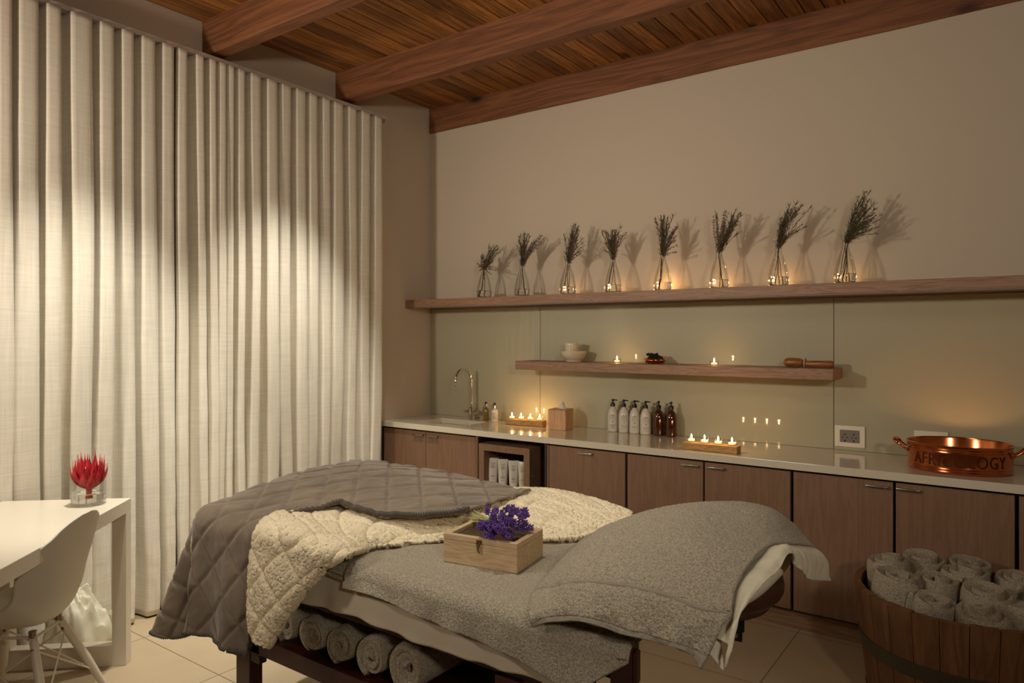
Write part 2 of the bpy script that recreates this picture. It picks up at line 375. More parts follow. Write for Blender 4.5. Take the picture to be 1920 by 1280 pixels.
# slumped curtain hem on the floor behind the table
def blob_cloth(c, rx, ry, h, seed):
    G = []
    for i in range(40):
        u = i/39; row = []
        for j in range(90):
            a = 2*PI*j/90; r = math.sin(u*PI/2)**.8; z = h*(math.cos(u*PI/2)**1.3)
            f = 1+.16*math.sin(a*5+seed)*u+.22*fbm(math.cos(a), math.sin(a), u, 1.7)
            row.append((c[0]+rx*r*f*math.cos(a), c[1]+ry*r*f*math.sin(a), max(.004, z*(1+.25*fbm(math.cos(a)*2, math.sin(a)*2, u*2, 1.5)))))
        G.append(row)
    return np.array(G)
o = grid_mesh('cloth_bag', blob_cloth((.245, -2.80, 0), .085, .15, .27, 2), M['pillowcase'], closed=True, flip=True)
tag(o, 'crumpled cream cloth bag slumped on the floor under the white table', 'cloth bag')
t = thing('candle_pot', 'small white ceramic pot on the floor behind the table frame', 'pot', (.235, -2.60, 0))
obj('pot', lathe(bmesh.new(), [(0, 0), (.036, 0), (.042, .006), (.044, .12), (.041, .125), (.038, .12), (.036, .03), (0, .03)], 32), M['ceramic'], t, True, 40)

# ------------------------------------------------------------------ counter run
YF = -.553
CT = .875
cb = thing('countertop', 'long pale quartz worktop running above the wooden cabinets', 'countertop', (0, 0, .835))
SX0, SX1, SY0, SY1 = .27, .72, -.45, -.17
bm = bmesh.new(); z1, z0 = CT-.835, 0
def slab_with_hole(bm, X0, X1, Y0, Y1, hx0, hx1, hy0, hy1, z0, z1):
    xs = [X0, hx0, hx1, X1]; ys = [Y0, hy0, hy1, Y1]
    V = {(i, j, k): bm.verts.new((xs[i], ys[j], (z0, z1)[k])) for i in range(4) for j in range(4) for k in range(2)}
    for i in range(3):
        for j in range(3):
            if i == 1 and j == 1: continue
            bm.faces.new((V[i, j, 1], V[i+1, j, 1], V[i+1, j+1, 1], V[i, j+1, 1])); bm.faces.new((V[i, j, 0], V[i, j+1, 0], V[i+1, j+1, 0], V[i+1, j, 0]))
    for i in range(3):
        bm.faces.new((V[i, 0, 0], V[i+1, 0, 0], V[i+1, 0, 1], V[i, 0, 1])); bm.faces.new((V[i, 3, 0], V[i, 3, 1], V[i+1, 3, 1], V[i+1, 3, 0]))
        bm.faces.new((V[0, i, 0], V[0, i, 1], V[0, i+1, 1], V[0, i+1, 0])); bm.faces.new((V[3, i, 0], V[3, i+1, 0], V[3, i+1, 1], V[3, i, 1]))
    bm.faces.new((V[1, 1, 0], V[1, 1, 1], V[2, 1, 1], V[2, 1, 0])); bm.faces.new((V[1, 2, 0], V[2, 2, 0], V[2, 2, 1], V[1, 2, 1]))
    bm.faces.new((V[1, 1, 0], V[1, 2, 0], V[1, 2, 1], V[1, 1, 1])); bm.faces.new((V[2, 1, 0], V[2, 1, 1], V[2, 2, 1], V[2, 2, 0]))
slab_with_hole(bm, .002, 5.2, -.575, -.001, SX0, SX1, SY0, SY1, z0, z1)
o = obj('slab', bm, M['stone'], cb); bv = o.modifiers.new('b', 'BEVEL'); bv.width = .003; bv.segments = 2; bv.limit_method = 'ANGLE'
bm = bmesh.new(); e = .006
for (a, b2, c, d) in [(SX0, SX1, SY0-e, SY0), (SX0, SX1, SY1, SY1+e), (SX0-e, SX0, SY0, SY1), (SX1, SX1+e, SY0, SY1)]: box(bm, a, b2, c, d, -.13, -.001)
box(bm, SX0-e, SX1+e, SY0-e, SY1+e, -.136, -.13)
s = thing('sink', 'rectangular white sink set into the left end of the worktop', 'sink', (0, 0, .835))
obj('basin', bm, M['ceramic'], s); obj('drain', lathe(bmesh.new(), [(0, 0), (.03, 0), (.032, .004), (.02, .006), (0, .004)], 24, (.5, -.31, -.129)), M['chrome'], s, True)

def pull(parent, x, w=.1, z=.795, flip=1):
    bm = bmesh.new(); y = YF
    box(bm, x-w/2, x+w/2, y-.020, y-.016, z-.003, z+.007, bev=.001); box(bm, x-w/2, x+w/2, y-.018, y, z+.004, z+.008)
    lathe(bm, [(0, 0), (.004, 0), (.004, .004), (0, .004)], 12, (x+flip*w*.36, y-.021, z-.004))
    return obj('handle', bm, M['steel'], parent, auto=40)
def cabinet(name, label, x0, x1, doors, group=None):
    """doors: list of (x0,x1,handle_x)"""
    t = thing(name, label, 'cabinet', (0, 0, 0), 0, group)
    bm = bmesh.new()
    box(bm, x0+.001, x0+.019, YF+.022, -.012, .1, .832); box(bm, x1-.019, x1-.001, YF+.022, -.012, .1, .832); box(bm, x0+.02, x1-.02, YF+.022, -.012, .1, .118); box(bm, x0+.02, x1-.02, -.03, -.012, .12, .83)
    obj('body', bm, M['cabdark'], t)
    for a, b2, hx in doors:
        d = obj('door', bx(a+.002, b2-.002, YF, YF+.02, .115, .822, bev=.0012), M['cab'], t)
        if hx is not None: pull(d, hx)
    return t
cabinet('sink_cabinet', 'two-door wooden cabinet under the sink at the left end of the counter', .022, .918, [(.022, .455, .39), (.455, .918, .53)])
cabinet('base_cabinet', 'single-door wooden cabinet right of the open niche, short handle near its middle', 1.502, 2.056, [(1.516, 2.052, 1.785)])
cabinet('base_cabinet', 'two-door wooden cabinet in the middle of the counter, behind the pillow', 2.060, 2.992, [(2.064, 2.528, 2.455), (2.534, 2.990, 2.60)])
cabinet('base_cabinet', 'dark two-door wooden cabinet at the right, behind the barrel of towels', 2.998, 3.93, [(3.002, 3.458, 3.39), (3.466, 3.928, 3.52)])
cabinet('base_cabinet', 'last two-door wooden cabinet of the run, mostly past the right frame edge', 3.936, 4.87, [(3.94, 4.4, 4.33), (4.406, 4.866, 4.47)])
struct(obj('baseboard_back', bx(.0, 5.0, -.50, -.485, 0, .1), M['shelf']))
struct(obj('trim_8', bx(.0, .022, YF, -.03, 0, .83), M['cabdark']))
# open niche with pull-out wooden housing and jars/tubes
nc = thing('niche_cabinet', 'open dark niche in the counter holding a wooden box frame', 'cabinet', (0, 0, 0))
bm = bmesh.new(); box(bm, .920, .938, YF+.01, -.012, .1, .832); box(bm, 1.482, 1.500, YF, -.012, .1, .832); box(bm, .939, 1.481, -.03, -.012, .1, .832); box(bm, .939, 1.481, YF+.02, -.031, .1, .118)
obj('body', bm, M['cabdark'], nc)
obj('side_panel', bx(1.502, 1.514, YF-.0, YF+.02, .115, .822), M['cab'], nc); obj('side_panel', bx(.921, .937, YF-.003, YF+.009, .1, .826), M['cab'], nc)
hb = thing('display_box', 'open-fronted wooden box standing in the counter niche, tubes inside', 'box', (0, 0, 0))
bm = bmesh.new(); x0, x1, z0, z1 = .945, 1.365, .12, .785; T = .045
box(bm, x0, x0+T, YF+.0, -.06, z0, z1); box(bm, x1-T, x1, YF+.0, -.06, z0, z1); box(bm, x0+T, x1-T, YF+.0, -.06, z1-T, z1); box(bm, x0+T, x1-T, YF+.0, -.06, .475, .495); box(bm, x0+T, x1-T, -.075, -.06, z0, z1-T)
obj('frame', bm, M['cab'], hb)
obj('knob', lathe(bmesh.new(), [(0, 0), (.006, 0), (.006, .008), (0, .008)], 12, (1.369, YF+.03, .60)), M['steel'], hb)
def tube_prod():
    t = thing('cream_tube', '', 'tube', (0, 0, 0))
    G = []
    for i in range(14):
        v = i/13; h = .022+.148*v; rx = .026+.006*v; ry = .021*(1-v)**.7+.0012
        G.append([(rx*math.cos(a), ry*math.sin(a), h) for a in np.linspace(0, 2*PI, 28, endpoint=False)])
    b_ = grid_mesh('body', np.array(G), M['bottle'], t, closed=True)
    obj('cap', lathe(bmesh.new(), [(0, 0), (.023, 0), (.024, .003), (.024, .02), (.022, .023), (0, .023)], 28), M['bottle'], t, True, 40)
    bm = bmesh.new()
    for z, w2 in [(.138, .018), (.131, .014), (.1245, .008), (.118, .019), (.113, .016), (.108, .012), (.096, .003), (.085, .004), (.081, .005), (.071, .008), (.062, .015), (.057, .017), (.052, .013), (.04, .014)]:
        y = -(.021*(1-(z-.022)/.148)**.7+.0016); box(bm, -w2*.75, w2*.75, y-.0006, y+.001, z, z+.0014)
    obj('label', bm, M['print'], t); return t
tp = tube_prod()
tl = ['white cream tube standing leftmost in the wooden box', 'white cream tube second from the left in the box', 'white cream tube third from the left in the box', 'white cream tube half hidden behind the box right post']
for i, x in enumerate([1.012, 1.096, 1.186, 1.264]):
    q = tp if i == 0 else copy_tree(tp); q.location = (x, YF+.075, .497); q.rotation_euler = (0, 0, .5 if i != 3 else .35); q['label'] = tl[i]; q['group'] = 'cream tubes in the niche box'
    q.scale = (1.18, 1.18, 1.08)

# ------------------------------------------------------------------ glass splashback, shelves
for i, (a, b2) in enumerate([(.002, 1.086), (1.09, 3.086), (3.09, 5.9)]):
    lab = ['pale green glass splashback panel behind the sink', 'middle green glass splashback panel behind the small shelf', 'right green glass splashback panel holding the power sockets'][i]
    tag(obj('glass_splashback', bx(a, b2, -.009, -.001, CT+.001, 1.734, bev=.001), M['splash']), lab, 'splashback')
sh = thing('floating_shelf', 'long oak shelf along the back wall holding eight glass vases', 'shelf', (0, 0, 0))
obj('board', bx(.002, 5.6, -.30, -.001, 1.742, 1.80, bev=.002), M['shelf'], sh); obj('edge_strip', bx(.002, 5.6, -.297, -.283, 1.736, 1.7415), M['grey'], sh)
s2 = thing('floating_shelf', 'short oak shelf on the glass splashback above the pump bottles', 'shelf', (0, 0, 0))
obj('board', bx(1.035, 3.132, -.25, -.0095, 1.28, 1.34, bev=.002), M['shelf'], s2)

# ------------------------------------------------------------------ sockets
def wallplate(x, label, sock):
    t = thing('socket_plate' if sock else 'blank_plate', label, 'socket' if sock else 'wall plate', (x, -.0095, .955)); w2 = .078
    obj('plate', bx(-w2, w2, -.009, 0, -.06, .06, bev=.003), M['white'], t)
    if sock:
        f = obj('insert', bx(-.05, .05, -.0125, -.009, -.034, .036, bev=.001), M['grey'], t)
        bm = bmesh.new()
        for cx in (-.024, .022):
            for dx, dz, r in [(0, .012, .0045), (-.011, -.006, .0035), (.011, -.006, .0035), (0, -.024, .0045)]:
                lathe(bm, [(0, 0), (r, 0), (r, .001), (0, .001)], 12, (0, 0, 0)); vs = bm.verts[-(26):] if False else None
                bmesh.ops.rotate(bm, verts=[v for v in bm.verts if not v.tag], cent=(0, 0, 0), matrix=Matrix.Rotation(PI/2, 3, 'X'))
                bmesh.ops.translate(bm, verts=[v for v in bm.verts if not v.tag], vec=(cx+dx, -.0127, dz))
                for v in bm.verts: v.tag = True
        obj('socket_hole', bm, M['black'], f)
wallplate(3.172, 'white double socket plate with grey insert on the glass', True)
wallplate(3.565, 'plain white plate on the glass behind the copper pan', False)

# ------------------------------------------------------------------ candles
def flame_bm(s=1.0, c=(0, 0, 0)):
    return lathe(bmesh.new(), [(0, 0), (.0026*s, .003*s), (.0036*s, .008*s), (.0026*s, .014*s), (.001*s, .019*s), (0, .022*s)], 12, c)
def tealight(loc, label, group, power=.35, s=1.0, cupglass=True, low=False):
    t = thing('tealight', label, 'candle', loc, 0, group)
    if cupglass:
        obj('glass_cup', lathe(bmesh.new(), [(0, 0), (.022, 0), (.0245, .004), (.026, .026), (.0248, .026), (.0232, .006), (0, .004)], 28), M['glass'], t, True, 50)
    obj('wax', lathe(bmesh.new(), [(0, .0), (.0185, .0), (.0195, .008), (.016, .0095), (0, .009)] if low else [(0, .005), (.0195, .005), (.0195, .015), (.016, .0165), (0, .0155)], 24), M['wax'], t, True, 40)
    obj('flame', flame_bm(1.25*s, (0, 0, .010 if low else .018)), M['flame'], t, True)
    l = light('candle_light', 'POINT', (loc[0], loc[1], loc[2]+.045), power, (1, .56, .22), shadow_soft_size=.006)
    return t
def block(loc, rz, n, L_, label, where, px):
    t = thing('candle_block', label, 'candle holder', loc, rz)
    obj('block', bx(-L_/2, L_/2, -.035, .035, 0, .040, bev=.003), M['block'], t)
    for i in range(n):
        u = -L_/2+L_*(i+.5)/n*1.0; c, s_ = math.cos(rz), math.sin(rz)
        nm = ['leftmost', 'second', 'third', 'rightmost'][i]
        tealight((loc[0]+u*c, loc[1]+u*s_, loc[2]+.041), 'lit glass tealight, %s on the wooden block %s' % (nm, where), 'tealights on wooden blocks', px)
block((1.06, -.155, CT+.0005), .12, 4, .30, 'wooden block with four tealights beside the tissue box', 'near the sink', .30)
block((2.545, -.475, CT+.0005), .0, 4, .31, 'wooden block with four tealights at the front counter edge', 'right of the amber bottles', .30)
tealight((1.79, -.15, 1.3405), 'lit tealight in glass between the white bowl and copper dish', 'tealights on the small shelf', .22)
tealight((2.455, -.18, 1.3405), 'lit tealight in glass on the small shelf, right of the copper dish', 'tealights on the small shelf', .22)

# ------------------------------------------------------------------ vases with dried sprigs
VZ = 1.801
vx = [.716, 1.059, 1.441, 1.787, 2.133, 2.492, 2.835, 3.182]
ordn = ['first', 'second', 'third', 'fourth', 'fifth', 'sixth', 'seventh', 'eighth']
vprof = [(0, .0), (.050, 0), (.054, .004), (.0555, .02), (.056, .055), (.052, .085), (.043, .12), (.032, .155), (.0225, .185), (.018, .205), (.0185, .225), (.024, .245), (.033, .265)]
inn = [(r-.0022 if r > .01 else 0, z+(.004 if i < 3 else 0)) for i, (r, z) in enumerate(vprof)][::-1]
v0 = thing('glass_vase', '', 'vase', (vx[0], -.20, VZ), 0, 'glass vases on the long shelf')
obj('vase_body', lathe(bmesh.new(), vprof+inn, 40), M['glass'], v0, True, 60)
obj('water', lathe(bmesh.new(), [(0, .006), (.046, .006), (.0515, .010), (.0535, .052), (0, .052)], 36), M['water'], v0, True, 50)
vlab = ['leftmost glass vase on the long shelf, shortest sprig in it', 'glass vase with crossed stems, second from the left on shelf', 'third glass vase from the left, narrow upright sprig', 'fourth glass vase from the left, bushy round sprig', 'glass vase glowing brightest with candlelight in its water', 'sixth glass vase, wispy forked sprig rising from it', 'seventh glass vase from the left, sprig leaning right', 'rightmost glass vase on the long shelf, tallest leaning sprig']
for i, x in enumerate(vx):
    v = v0 if i == 0 else copy_tree(v0); v.location = (x, -.20, VZ); v['label'] = vlab[i]
def sprig(i, base, tips, n_tw, label, kinds):
    rnd = random.Random(40+i); t = thing('dried_sprig', label, 'dried flowers', (vx[i], -.20, VZ+.008), 0, 'dried sprigs in the glass vases')
    o0 = np.array([vx[i], -.20, VZ+.008]); sb = bmesh.new(); lb = bmesh.new(); fb = bmesh.new()
    for tip, kd in zip(tips, kinds):
        for k in range(n_tw):
            y = -.20+rnd.uniform(-.03, .03)
            T_ = at(tip[0]+rnd.gauss(0, 9), tip[1]+abs(rnd.gauss(0, 22)), 1, y)-o0
            B = at(base[0]+rnd.choice([-8, -3, 3, 8]), base[1]-3, 1, -.20+rnd.uniform(-.02, .02))-o0; B[2] = .0; B[0] = max(-.035, min(.035, B[0])); B[1] = max(-.03, min(.03, B[1]))
            Nk = np.array([rnd.uniform(-.009, .009)+T_[0]*.05, rnd.uniform(-.009, .009), .20])
            mid = (Nk+T_)*.5+np.array([rnd.uniform(-.012, .012)-T_[0]*.10, rnd.uniform(-.01, .01), .01])
            C = crom([B, (B+Nk)*.5+np.array([rnd.uniform(-.006, .006), 0, 0]), Nk, mid, T_], 26)
            if k < 2: tube(sb, C[:17], list(np.linspace(.0022, .0014, 17)), 6)
            tube(sb, C[14:], list(np.linspace(.0013, .0008, 12)), 5)
            for j in range(34 if kd == 0 else 46):
                q = rnd.uniform(.52, 1.0); idx = min(24, int(q*25)); p = C[idx]; d = C[idx+1]-C[idx]; d = d/np.linalg.norm(d)
                sp = .42 if kd == 0 else .85
                dd = Vector(d)+Vector((rnd.gauss(0, sp), rnd.gauss(0, sp*.6), rnd.gauss(0, sp*.7))); dd.normalize()
                ln = rnd.uniform(.018, .042) if kd == 0 else rnd.uniform(.008, .02)
                p = Vector(p); s_ = dd.orthogonal().normalized()*(.0013 if kd == 0 else .0016); u_ = dd.cross(s_)
                bm_ = lb if kd == 0 else fb
                mdl = p+dd*ln*.5
                a = [bm_.verts.new(mdl+s_*1.2), bm_.verts.new(mdl-s_*.6+u_), bm_.verts.new(mdl-s_*.6-u_)]; b1 = bm_.verts.new(p); b3 = bm_.verts.new(p+dd*ln+Vector((0, 0, ln*.15)))
                for e1, e2 in ((0, 1), (1, 2), (2, 0)): bm_.faces.new((b1, a[e1], a[e2])); bm_.faces.new((b3, a[e2], a[e1]))
            if kd == 0 and k % 2 == 0:
                bmesh.ops.create_icosphere(lb, subdivisions=1, radius=.0042, matrix=Matrix.Translation(Vector(T_)))
    obj('stems', sb, M['stem'], t, True)
    if len(lb.verts): obj('leaves', lb, M['sprig'], t)
    else: lb.free()
    if len(fb.verts): obj('flower_heads', fb, M['sprigb'], t)
    else: fb.free()
S_ = [((905, 556), [(930, 456), (908, 476)], [0, 1]), ((976, 553), [(982, 436), (1006, 436)], [0, 1]), ((1062, 550), [(1072, 418), (1086, 428)], [0, 1]), ((1147, 546), [(1140, 424), (1158, 428)], [0, 1]),
      ((1240, 543), [(1247, 400), (1267, 418)], [0, 1]), ((1346, 538), [(1383, 392), (1354, 392)], [0, 1]), ((1458, 534), [(1494, 380), (1472, 402)], [0, 1]), ((1583, 531), [(1618, 358), (1636, 378), (1630, 402)], [0, 0, 0])]
slab = ['small drooping dried sprig in the leftmost vase', 'forked dried sprig in the second vase from the left', 'upright narrow dried sprig in the third vase', 'round bushy dried sprig in the fourth vase', 'dried sprig in the brightly glowing fifth vase', 'wispy two-headed dried sprig in the sixth vase', 'dense dried sprig in the seventh vase, leaning right', 'tall green-grey dried sprig leaning right in the last vase']
for i, (b_, tp_, kd) in enumerate(S_): sprig(i, b_, tp_, 16 if i < 7 else 11, slab[i], kd)
for i in range(2, 8):
    tealight((vx[i]-.125*(3.94-vx[i])/4.1+.012, -.075, VZ), 'lit tealight behind the %s vase from the left on the long shelf' % ordn[i], 'tealights behind the vases', (.05, .05, .10, .14, .5, .22, .2, .12)[i], cupglass=False, low=True, s=.35)

# ------------------------------------------------------------------ faucet and small bottles
fx, fy = .50, -.085
t = thing('faucet', 'tall chrome swan-neck tap behind the sink', 'tap', (fx, fy, CT))
bm = bmesh.new(); lathe(bm, [(0, .001), (.027, .001), (.027, .008), (.023, .012), (.023, .085), (.014, .095), (0, .095)], 28); obj('base', bm, M['chrome'], t, True, 40)
arc = [(0, 0, .09), (0, 0, .20), (0, 0, .295)]+[(0, -.095+.095*math.cos(a), .295+.095*math.sin(a)) for a in np.linspace(.15, PI*.97, 16)]+[(0, -.192, .272), (0, -.194, .258)]
obj('spout', tube(bmesh.new(), arc, .0105, 16), M['chrome'], t, True, 60)
bm = bmesh.new(); tube(bm, [(-.045, 0, .055), (.055, 0, .055)], .016, 16); tube(bm, [(.05, 0, .06), (.058, 0, .10), (.064, -.01, .125)], [.006, .005, .004], 10); tube(bm, [(-.045, 0, .055), (-.052, -.04, .062)], .006, 10); obj('lever', bm, M['chrome'], t, True, 50)
def small_bottle(x, y, label, mt, body_r, lab):
    t = thing('soap_bottle', label, 'bottle', (x, y, CT+.0005), 0)
    obj('bottle_body', lathe(bmesh.new(), [(0, 0), (body_r*.95, 0), (body_r, .003), (body_r, .082), (body_r*.8, .092), (.008, .098), (.008, .104), (0, .104)], 28), mt, t, True, 40)
    obj('collar', lathe(bmesh.new(), [(0, .104), (.0095, .104), (.0095, .122), (0, .122)], 20), M['chrome'], t, True, 40)
    obj('pump', lathe(bmesh.new(), [(0, .122), (.009, .122), (.009, .138), (.006, .142), (0, .142)], 20), M['black'], t, True, 40)
    if lab:
        bm = bmesh.new()
        for k in range(9): 
            z = .025+k*.0055; w2 = .012-.004*(k % 3 == 1); box(bm, -w2, w2, -.0262, -.0255, z, z+.0016)
        box(bm, -.015, -.0142, -.0258, -.0248, .018, .08); box(bm, .0142, .015, -.0258, -.0248, .018, .08)
        l_ = obj('label', bm, M['print'], t); l_.rotation_euler = (0, 0, .6)
M['oil'] = plain('green_gold_oil', (120, 100, 40), .1, coat=.6)
small_bottle(.655, -.10, 'slim bottle of golden oil with black cap beside the tap', M['oil'], .022, False)
small_bottle(.755, -.125, 'small cream bottle with dark framed label right of the tap', M['bottle'], .026, True)

# ------------------------------------------------------------------ pump bottles
def pump_bottle(name, label, mat, pmat, group):
    t = thing(name, label, 'bottle', (0, 0, 0), 0, group)
    pr_ = [(0, 0), (.031, 0), (.0345, .004), (.035, .012), (.035, .105), (.033, .125), (.027, .145), (.017, .160), (.0125, .165), (.0125, .170), (0, .170)]
    obj('bottle_body', lathe(bmesh.new(), pr_, 36), mat, t, True, 50)
    bm = bmesh.new(); lathe(bm, [(0, .170), (.0155, .170), (.0155, .186), (.012, .192), (.006, .194), (.005, .205), (.0085, .207), (.0085, .216), (.004, .219), (0, .219)], 24)
    tube(bm, [(0, 0, .212), (.02, -.002, .213), (.031, -.003, .209)], [.0045, .004, .003], 10); obj('pump', bm, M['black'], t, True, 40)
    bm = bmesh.new()
    def lb_(z, h, a0, a1, r=.0354, mi=0):
        n = 8; A = [a0+(a1-a0)*i/n for i in range(n+1)]
        lo = [bm.verts.new((r*math.sin(a), -r*math.cos(a), z)) for a in A]; hi = [bm.verts.new((r*math.sin(a), -r*math.cos(a), z+h)) for a in A]
        for i in range(n): bm.faces.new((lo[i], lo[i+1], hi[i+1], hi[i])).material_index = mi
    lb_(.018, .10, -.68, .68, .03515, 1)
    for k, (z, h, w_) in enumerate([(.112, .003, .35), (.106, .0012, .6), (.100, .0012, .55), (.094, .0012, .62), (.088, .0012, .5), (.080, .0012, .6), (.066, .006, .10), (.050, .0012, .6), (.045, .0012, .5), (.040, .0012, .58), (.034, .0012, .45), (.024, .0012, .6)]): lb_(z, h, -w_, w_)
    obj('label', bm, [pmat, mat], t); return t
wb = pump_bottle('pump_bottle', '', M['bottle'], M['print'], 'pump bottles on the counter')
ab = pump_bottle('pump_bottle', '', M['amber'], M['printlight'], 'pump bottles on the counter')
wl = ['leftmost white pump bottle of the row on the counter', 'second white pump bottle from the left in the row', 'third white pump bottle from the left in the row', 'white pump bottle standing next to the amber ones']
for i, px in enumerate([1149, 1169.5, 1190, 1210.5]):
    q = wb if i == 0 else copy_tree(wb); x = at(px, 808, 1, -.085)[0]; q.location = (x, -.085, CT+.0005); q.rotation_euler = (0, 0, .45+.1*(i % 2)); q['label'] = wl[i]
for i, px in enumerate([1235, 1258.5]):
    q = ab if i == 0 else copy_tree(ab); x = at(px, 812, 1, -.085)[0]; q.location = (x, -.085, CT+.0005); q.rotation_euler = (0, 0, .2-PI/2); q['label'] = ['amber pump bottle beside the white pump bottles', 'rightmost amber pump bottle at the end of the row'][i]; q.scale = (1.04, 1.04, 1.02)

# ------------------------------------------------------------------ tissue box
t = thing('tissue_box', 'square wooden tissue box between the candles and pump bottles', 'tissue box', (1.375, -.185, CT+.0005), .12)
obj('box', bx(-.066, .066, -.066, .066, 0, .135, bev=.002), M['tissuebox'], t)
obj('lid', bx(-.067, .067, -.067, .067, .136, .1395, bev=.001), M['tissuebox'], t)
G = []
for i in range(14):
    v = i/13; row = []
    for j in range(24):
        u = j/23; a = (u-.5)*1.5; row.append((.036*(u-.5)*2*(1-.35*v)+.006*math.sin(u*9+v*3)+.006*v, .013*math.sin(u*7+2*v)+.004*v, .140+.048*v*(1-.75*abs(u-.62)**1.2*1.6)))
    G.append(row)
solid(grid_mesh('tissue', np.array(G), M['paper'], t), .0012, 0)

# ------------------------------------------------------------------ small shelf items
bz = 1.3405
t = thing('bowl', 'wide white footed bowl at the left of the small shelf', 'bowl', (1.445, -.13, bz))
obj('bowl_body', lathe(bmesh.new(), [(0, 0), (.052, 0), (.055, .003), (.053, .008), (.058, .012), (.082, .035), (.091, .064), (.093, .074), (.089, .074), (.084, .06), (.07, .03), (.05, .018), (0, .016)], 44), M['ceramic'], t, True, 60)
t = thing('stacked_cup', 'ribbed cream cup standing inside the wide white bowl', 'cup', (1.430, -.13, bz+.0165))
pp = [(0, 0), (.040, 0)]
for k in range(24): pp.append((.044+.006*k/24+(.0012 if k % 4 < 2 else 0), .004+.105*k/24))
pp += [(.050, .112), (.047, .112), (.044, .10), (.038, .01), (0, .008)]
obj('cup_body', lathe(bmesh.new(), pp, 40), M['ceramic'], t, True, 60)
t = thing('copper_dish', 'shallow round copper dish on the small shelf', 'dish', (2.05, -.13, bz))
obj('dish_body', lathe(bmesh.new(), [(0, 0), (.045, 0), (.054, .004), (.066, .016), (.071, .022), (.070, .026), (.072, .030), (.069, .032), (.063, .022), (.05, .008), (0, .006)], 40), M['copper'], t, True, 50)
bm = bmesh.new(); rnd = random.Random(5)
for k in range(72):
    a = rnd.uniform(0, 2*PI); r = rnd.uniform(0, .047); z = .030+rnd.uniform(0, .022)*(1-r/.08)+(.018 if k < 5 else 0)
    bmesh.ops.create_icosphere(bm, subdivisions=2, radius=rnd.uniform(.009, .015), matrix=Matrix.Translation((r*math.cos(a)-(.012 if k < 5 else 0), r*.8*math.sin(a), z)) @ Matrix.Diagonal((1, 1, .7, 1)))
for v in bm.verts: v.co += v.co.normalized()*.0035*fbm(v.co.x, v.co.y, v.co.z, 110)
o = obj('seed_pods', bm, M['darkdeco'], None, True); o.location = (2.05, -.13, bz+.001); tag(o, 'heap of black dried seed pods in the copper dish', 'seed pods', kind='stuff')
t = thing('massage_tool', 'turned brown wooden massage tool lying at the right of small shelf', 'massage tool', (2.845, -.13, bz+.027), .0)
def xlathe(prof, seg=28):
    bm = bmesh.new(); lathe(bm, prof, seg); bmesh.ops.rotate(bm, verts=bm.verts, cent=(0, 0, 0), matrix=Matrix.Rotation(PI/2, 3, 'Y')); return bm
obj('head', xlathe([(0, 0), (.014, .003), (.023, .014), (.0265, .03), (.0265, .07), (.024, .09), (.018, .105), (.010, .112), (0, .112)]), M['toolwood'], t, True, 50)
obj('ring', xlathe([(0, .112), (.026, .113), (.027, .116), (.026, .119), (0, .119)]), M['boxwood'], t, True, 50)
hd = obj('handle', xlathe([(0, .119), (.016, .12), (.018, .135), (.0195, .21), (.0205, .25), (.019, .262), (.012, .268), (0, .269)]), M['toolwood'], t, True, 50); hd.location = (0, -.004, -.006)

# ------------------------------------------------------------------ copper pan
pc = (3.705, -.30, CT+.0005)
t = thing('copper_pan', 'large oval copper pan with raised lettering at the right of counter', 'pan', pc, 0)
A_, B_ = 1.0, .88
prof = [(0, 0), (.205, 0), (.214, .003), (.219, .010), (.216, .016), (.219, .022), (.216, .028), (.2165, .030), (.2165, .094), (.2185, .099), (.216, .105), (.219, .111), (.216, .117), (.220, .124), (.222, .130), (.217, .132), (.213, .124), (.2125, .03), (.205, .006), (0, .005)]
obj('pan_body', lathe(bmesh.new(), prof, 96, sx=A_, sy=B_), M['copper'], t, True, 30)
for sgn in (-1, 1):
    bm = bmesh.new()
    P = [(sgn*.212, -.045, .085), (sgn*.232, -.045, .092), (sgn*.262, -.040, .118), (sgn*.272, 0, .126), (sgn*.262, .040, .118), (sgn*.232, .045, .092), (sgn*.212, .045, .085)]
    tube(bm, crom(P, 30), [.0045+.006*math.exp(-((i-14.5)/7)**4) for i in range(30)], 12)
    for y in (-.045, .045): lathe(bm, [(0, -.01), (.013, -.008), (.014, .006), (0, .008)], 14, (sgn*.209, y, .083))
    obj('handle', bm, M['copper'], t, True, 50)
fc = bpy.data.curves.new('lettering', 'FONT'); fc.body = 'AFRICOLOGY'; fc.size = .078; fc.extrude = .0022; fc.space_character = 1.12; fc.align_x = 'CENTER'
fo = bpy.data.objects.new('lettering_source', fc); COL.objects.link(fo); dg = bpy.context.evaluated_depsgraph_get(); me = bpy.data.meshes.new_from_object(fo.evaluated_get(dg)); bpy.data.objects.remove(fo)
xs = [v.co.x for v in me.vertices]; span = max(xs)-min(xs); xm = (max(xs)+min(xs))/2
bm = bmesh.new(); bm.from_mesh(me); bmesh.ops.subdivide_edges(bm, edges=[e for e in bm.edges if e.calc_length() > .02], cuts=2)
for v in bm.verts:
    a = (v.co.x-xm)/span*1.95+.06; r = .2166+v.co.z; h = v.co.y
    v.co = (r*A_*math.sin(a), -r*B_*math.cos(a), .036+h)
obj('lettering', bm, M['copperletter'], t)
for i, (dx, dy) in enumerate([(-.09, .03), (-.02, -.03), (.07, .04), (.12, -.04)]):
    tealight((pc[0]+dx, pc[1]+dy, pc[2]+.0065), 'lit tealight inside the copper pan, %s' % ['at its left', 'near its centre', 'right of its centre', 'at its right'][i], 'tealights in the copper pan', .30)

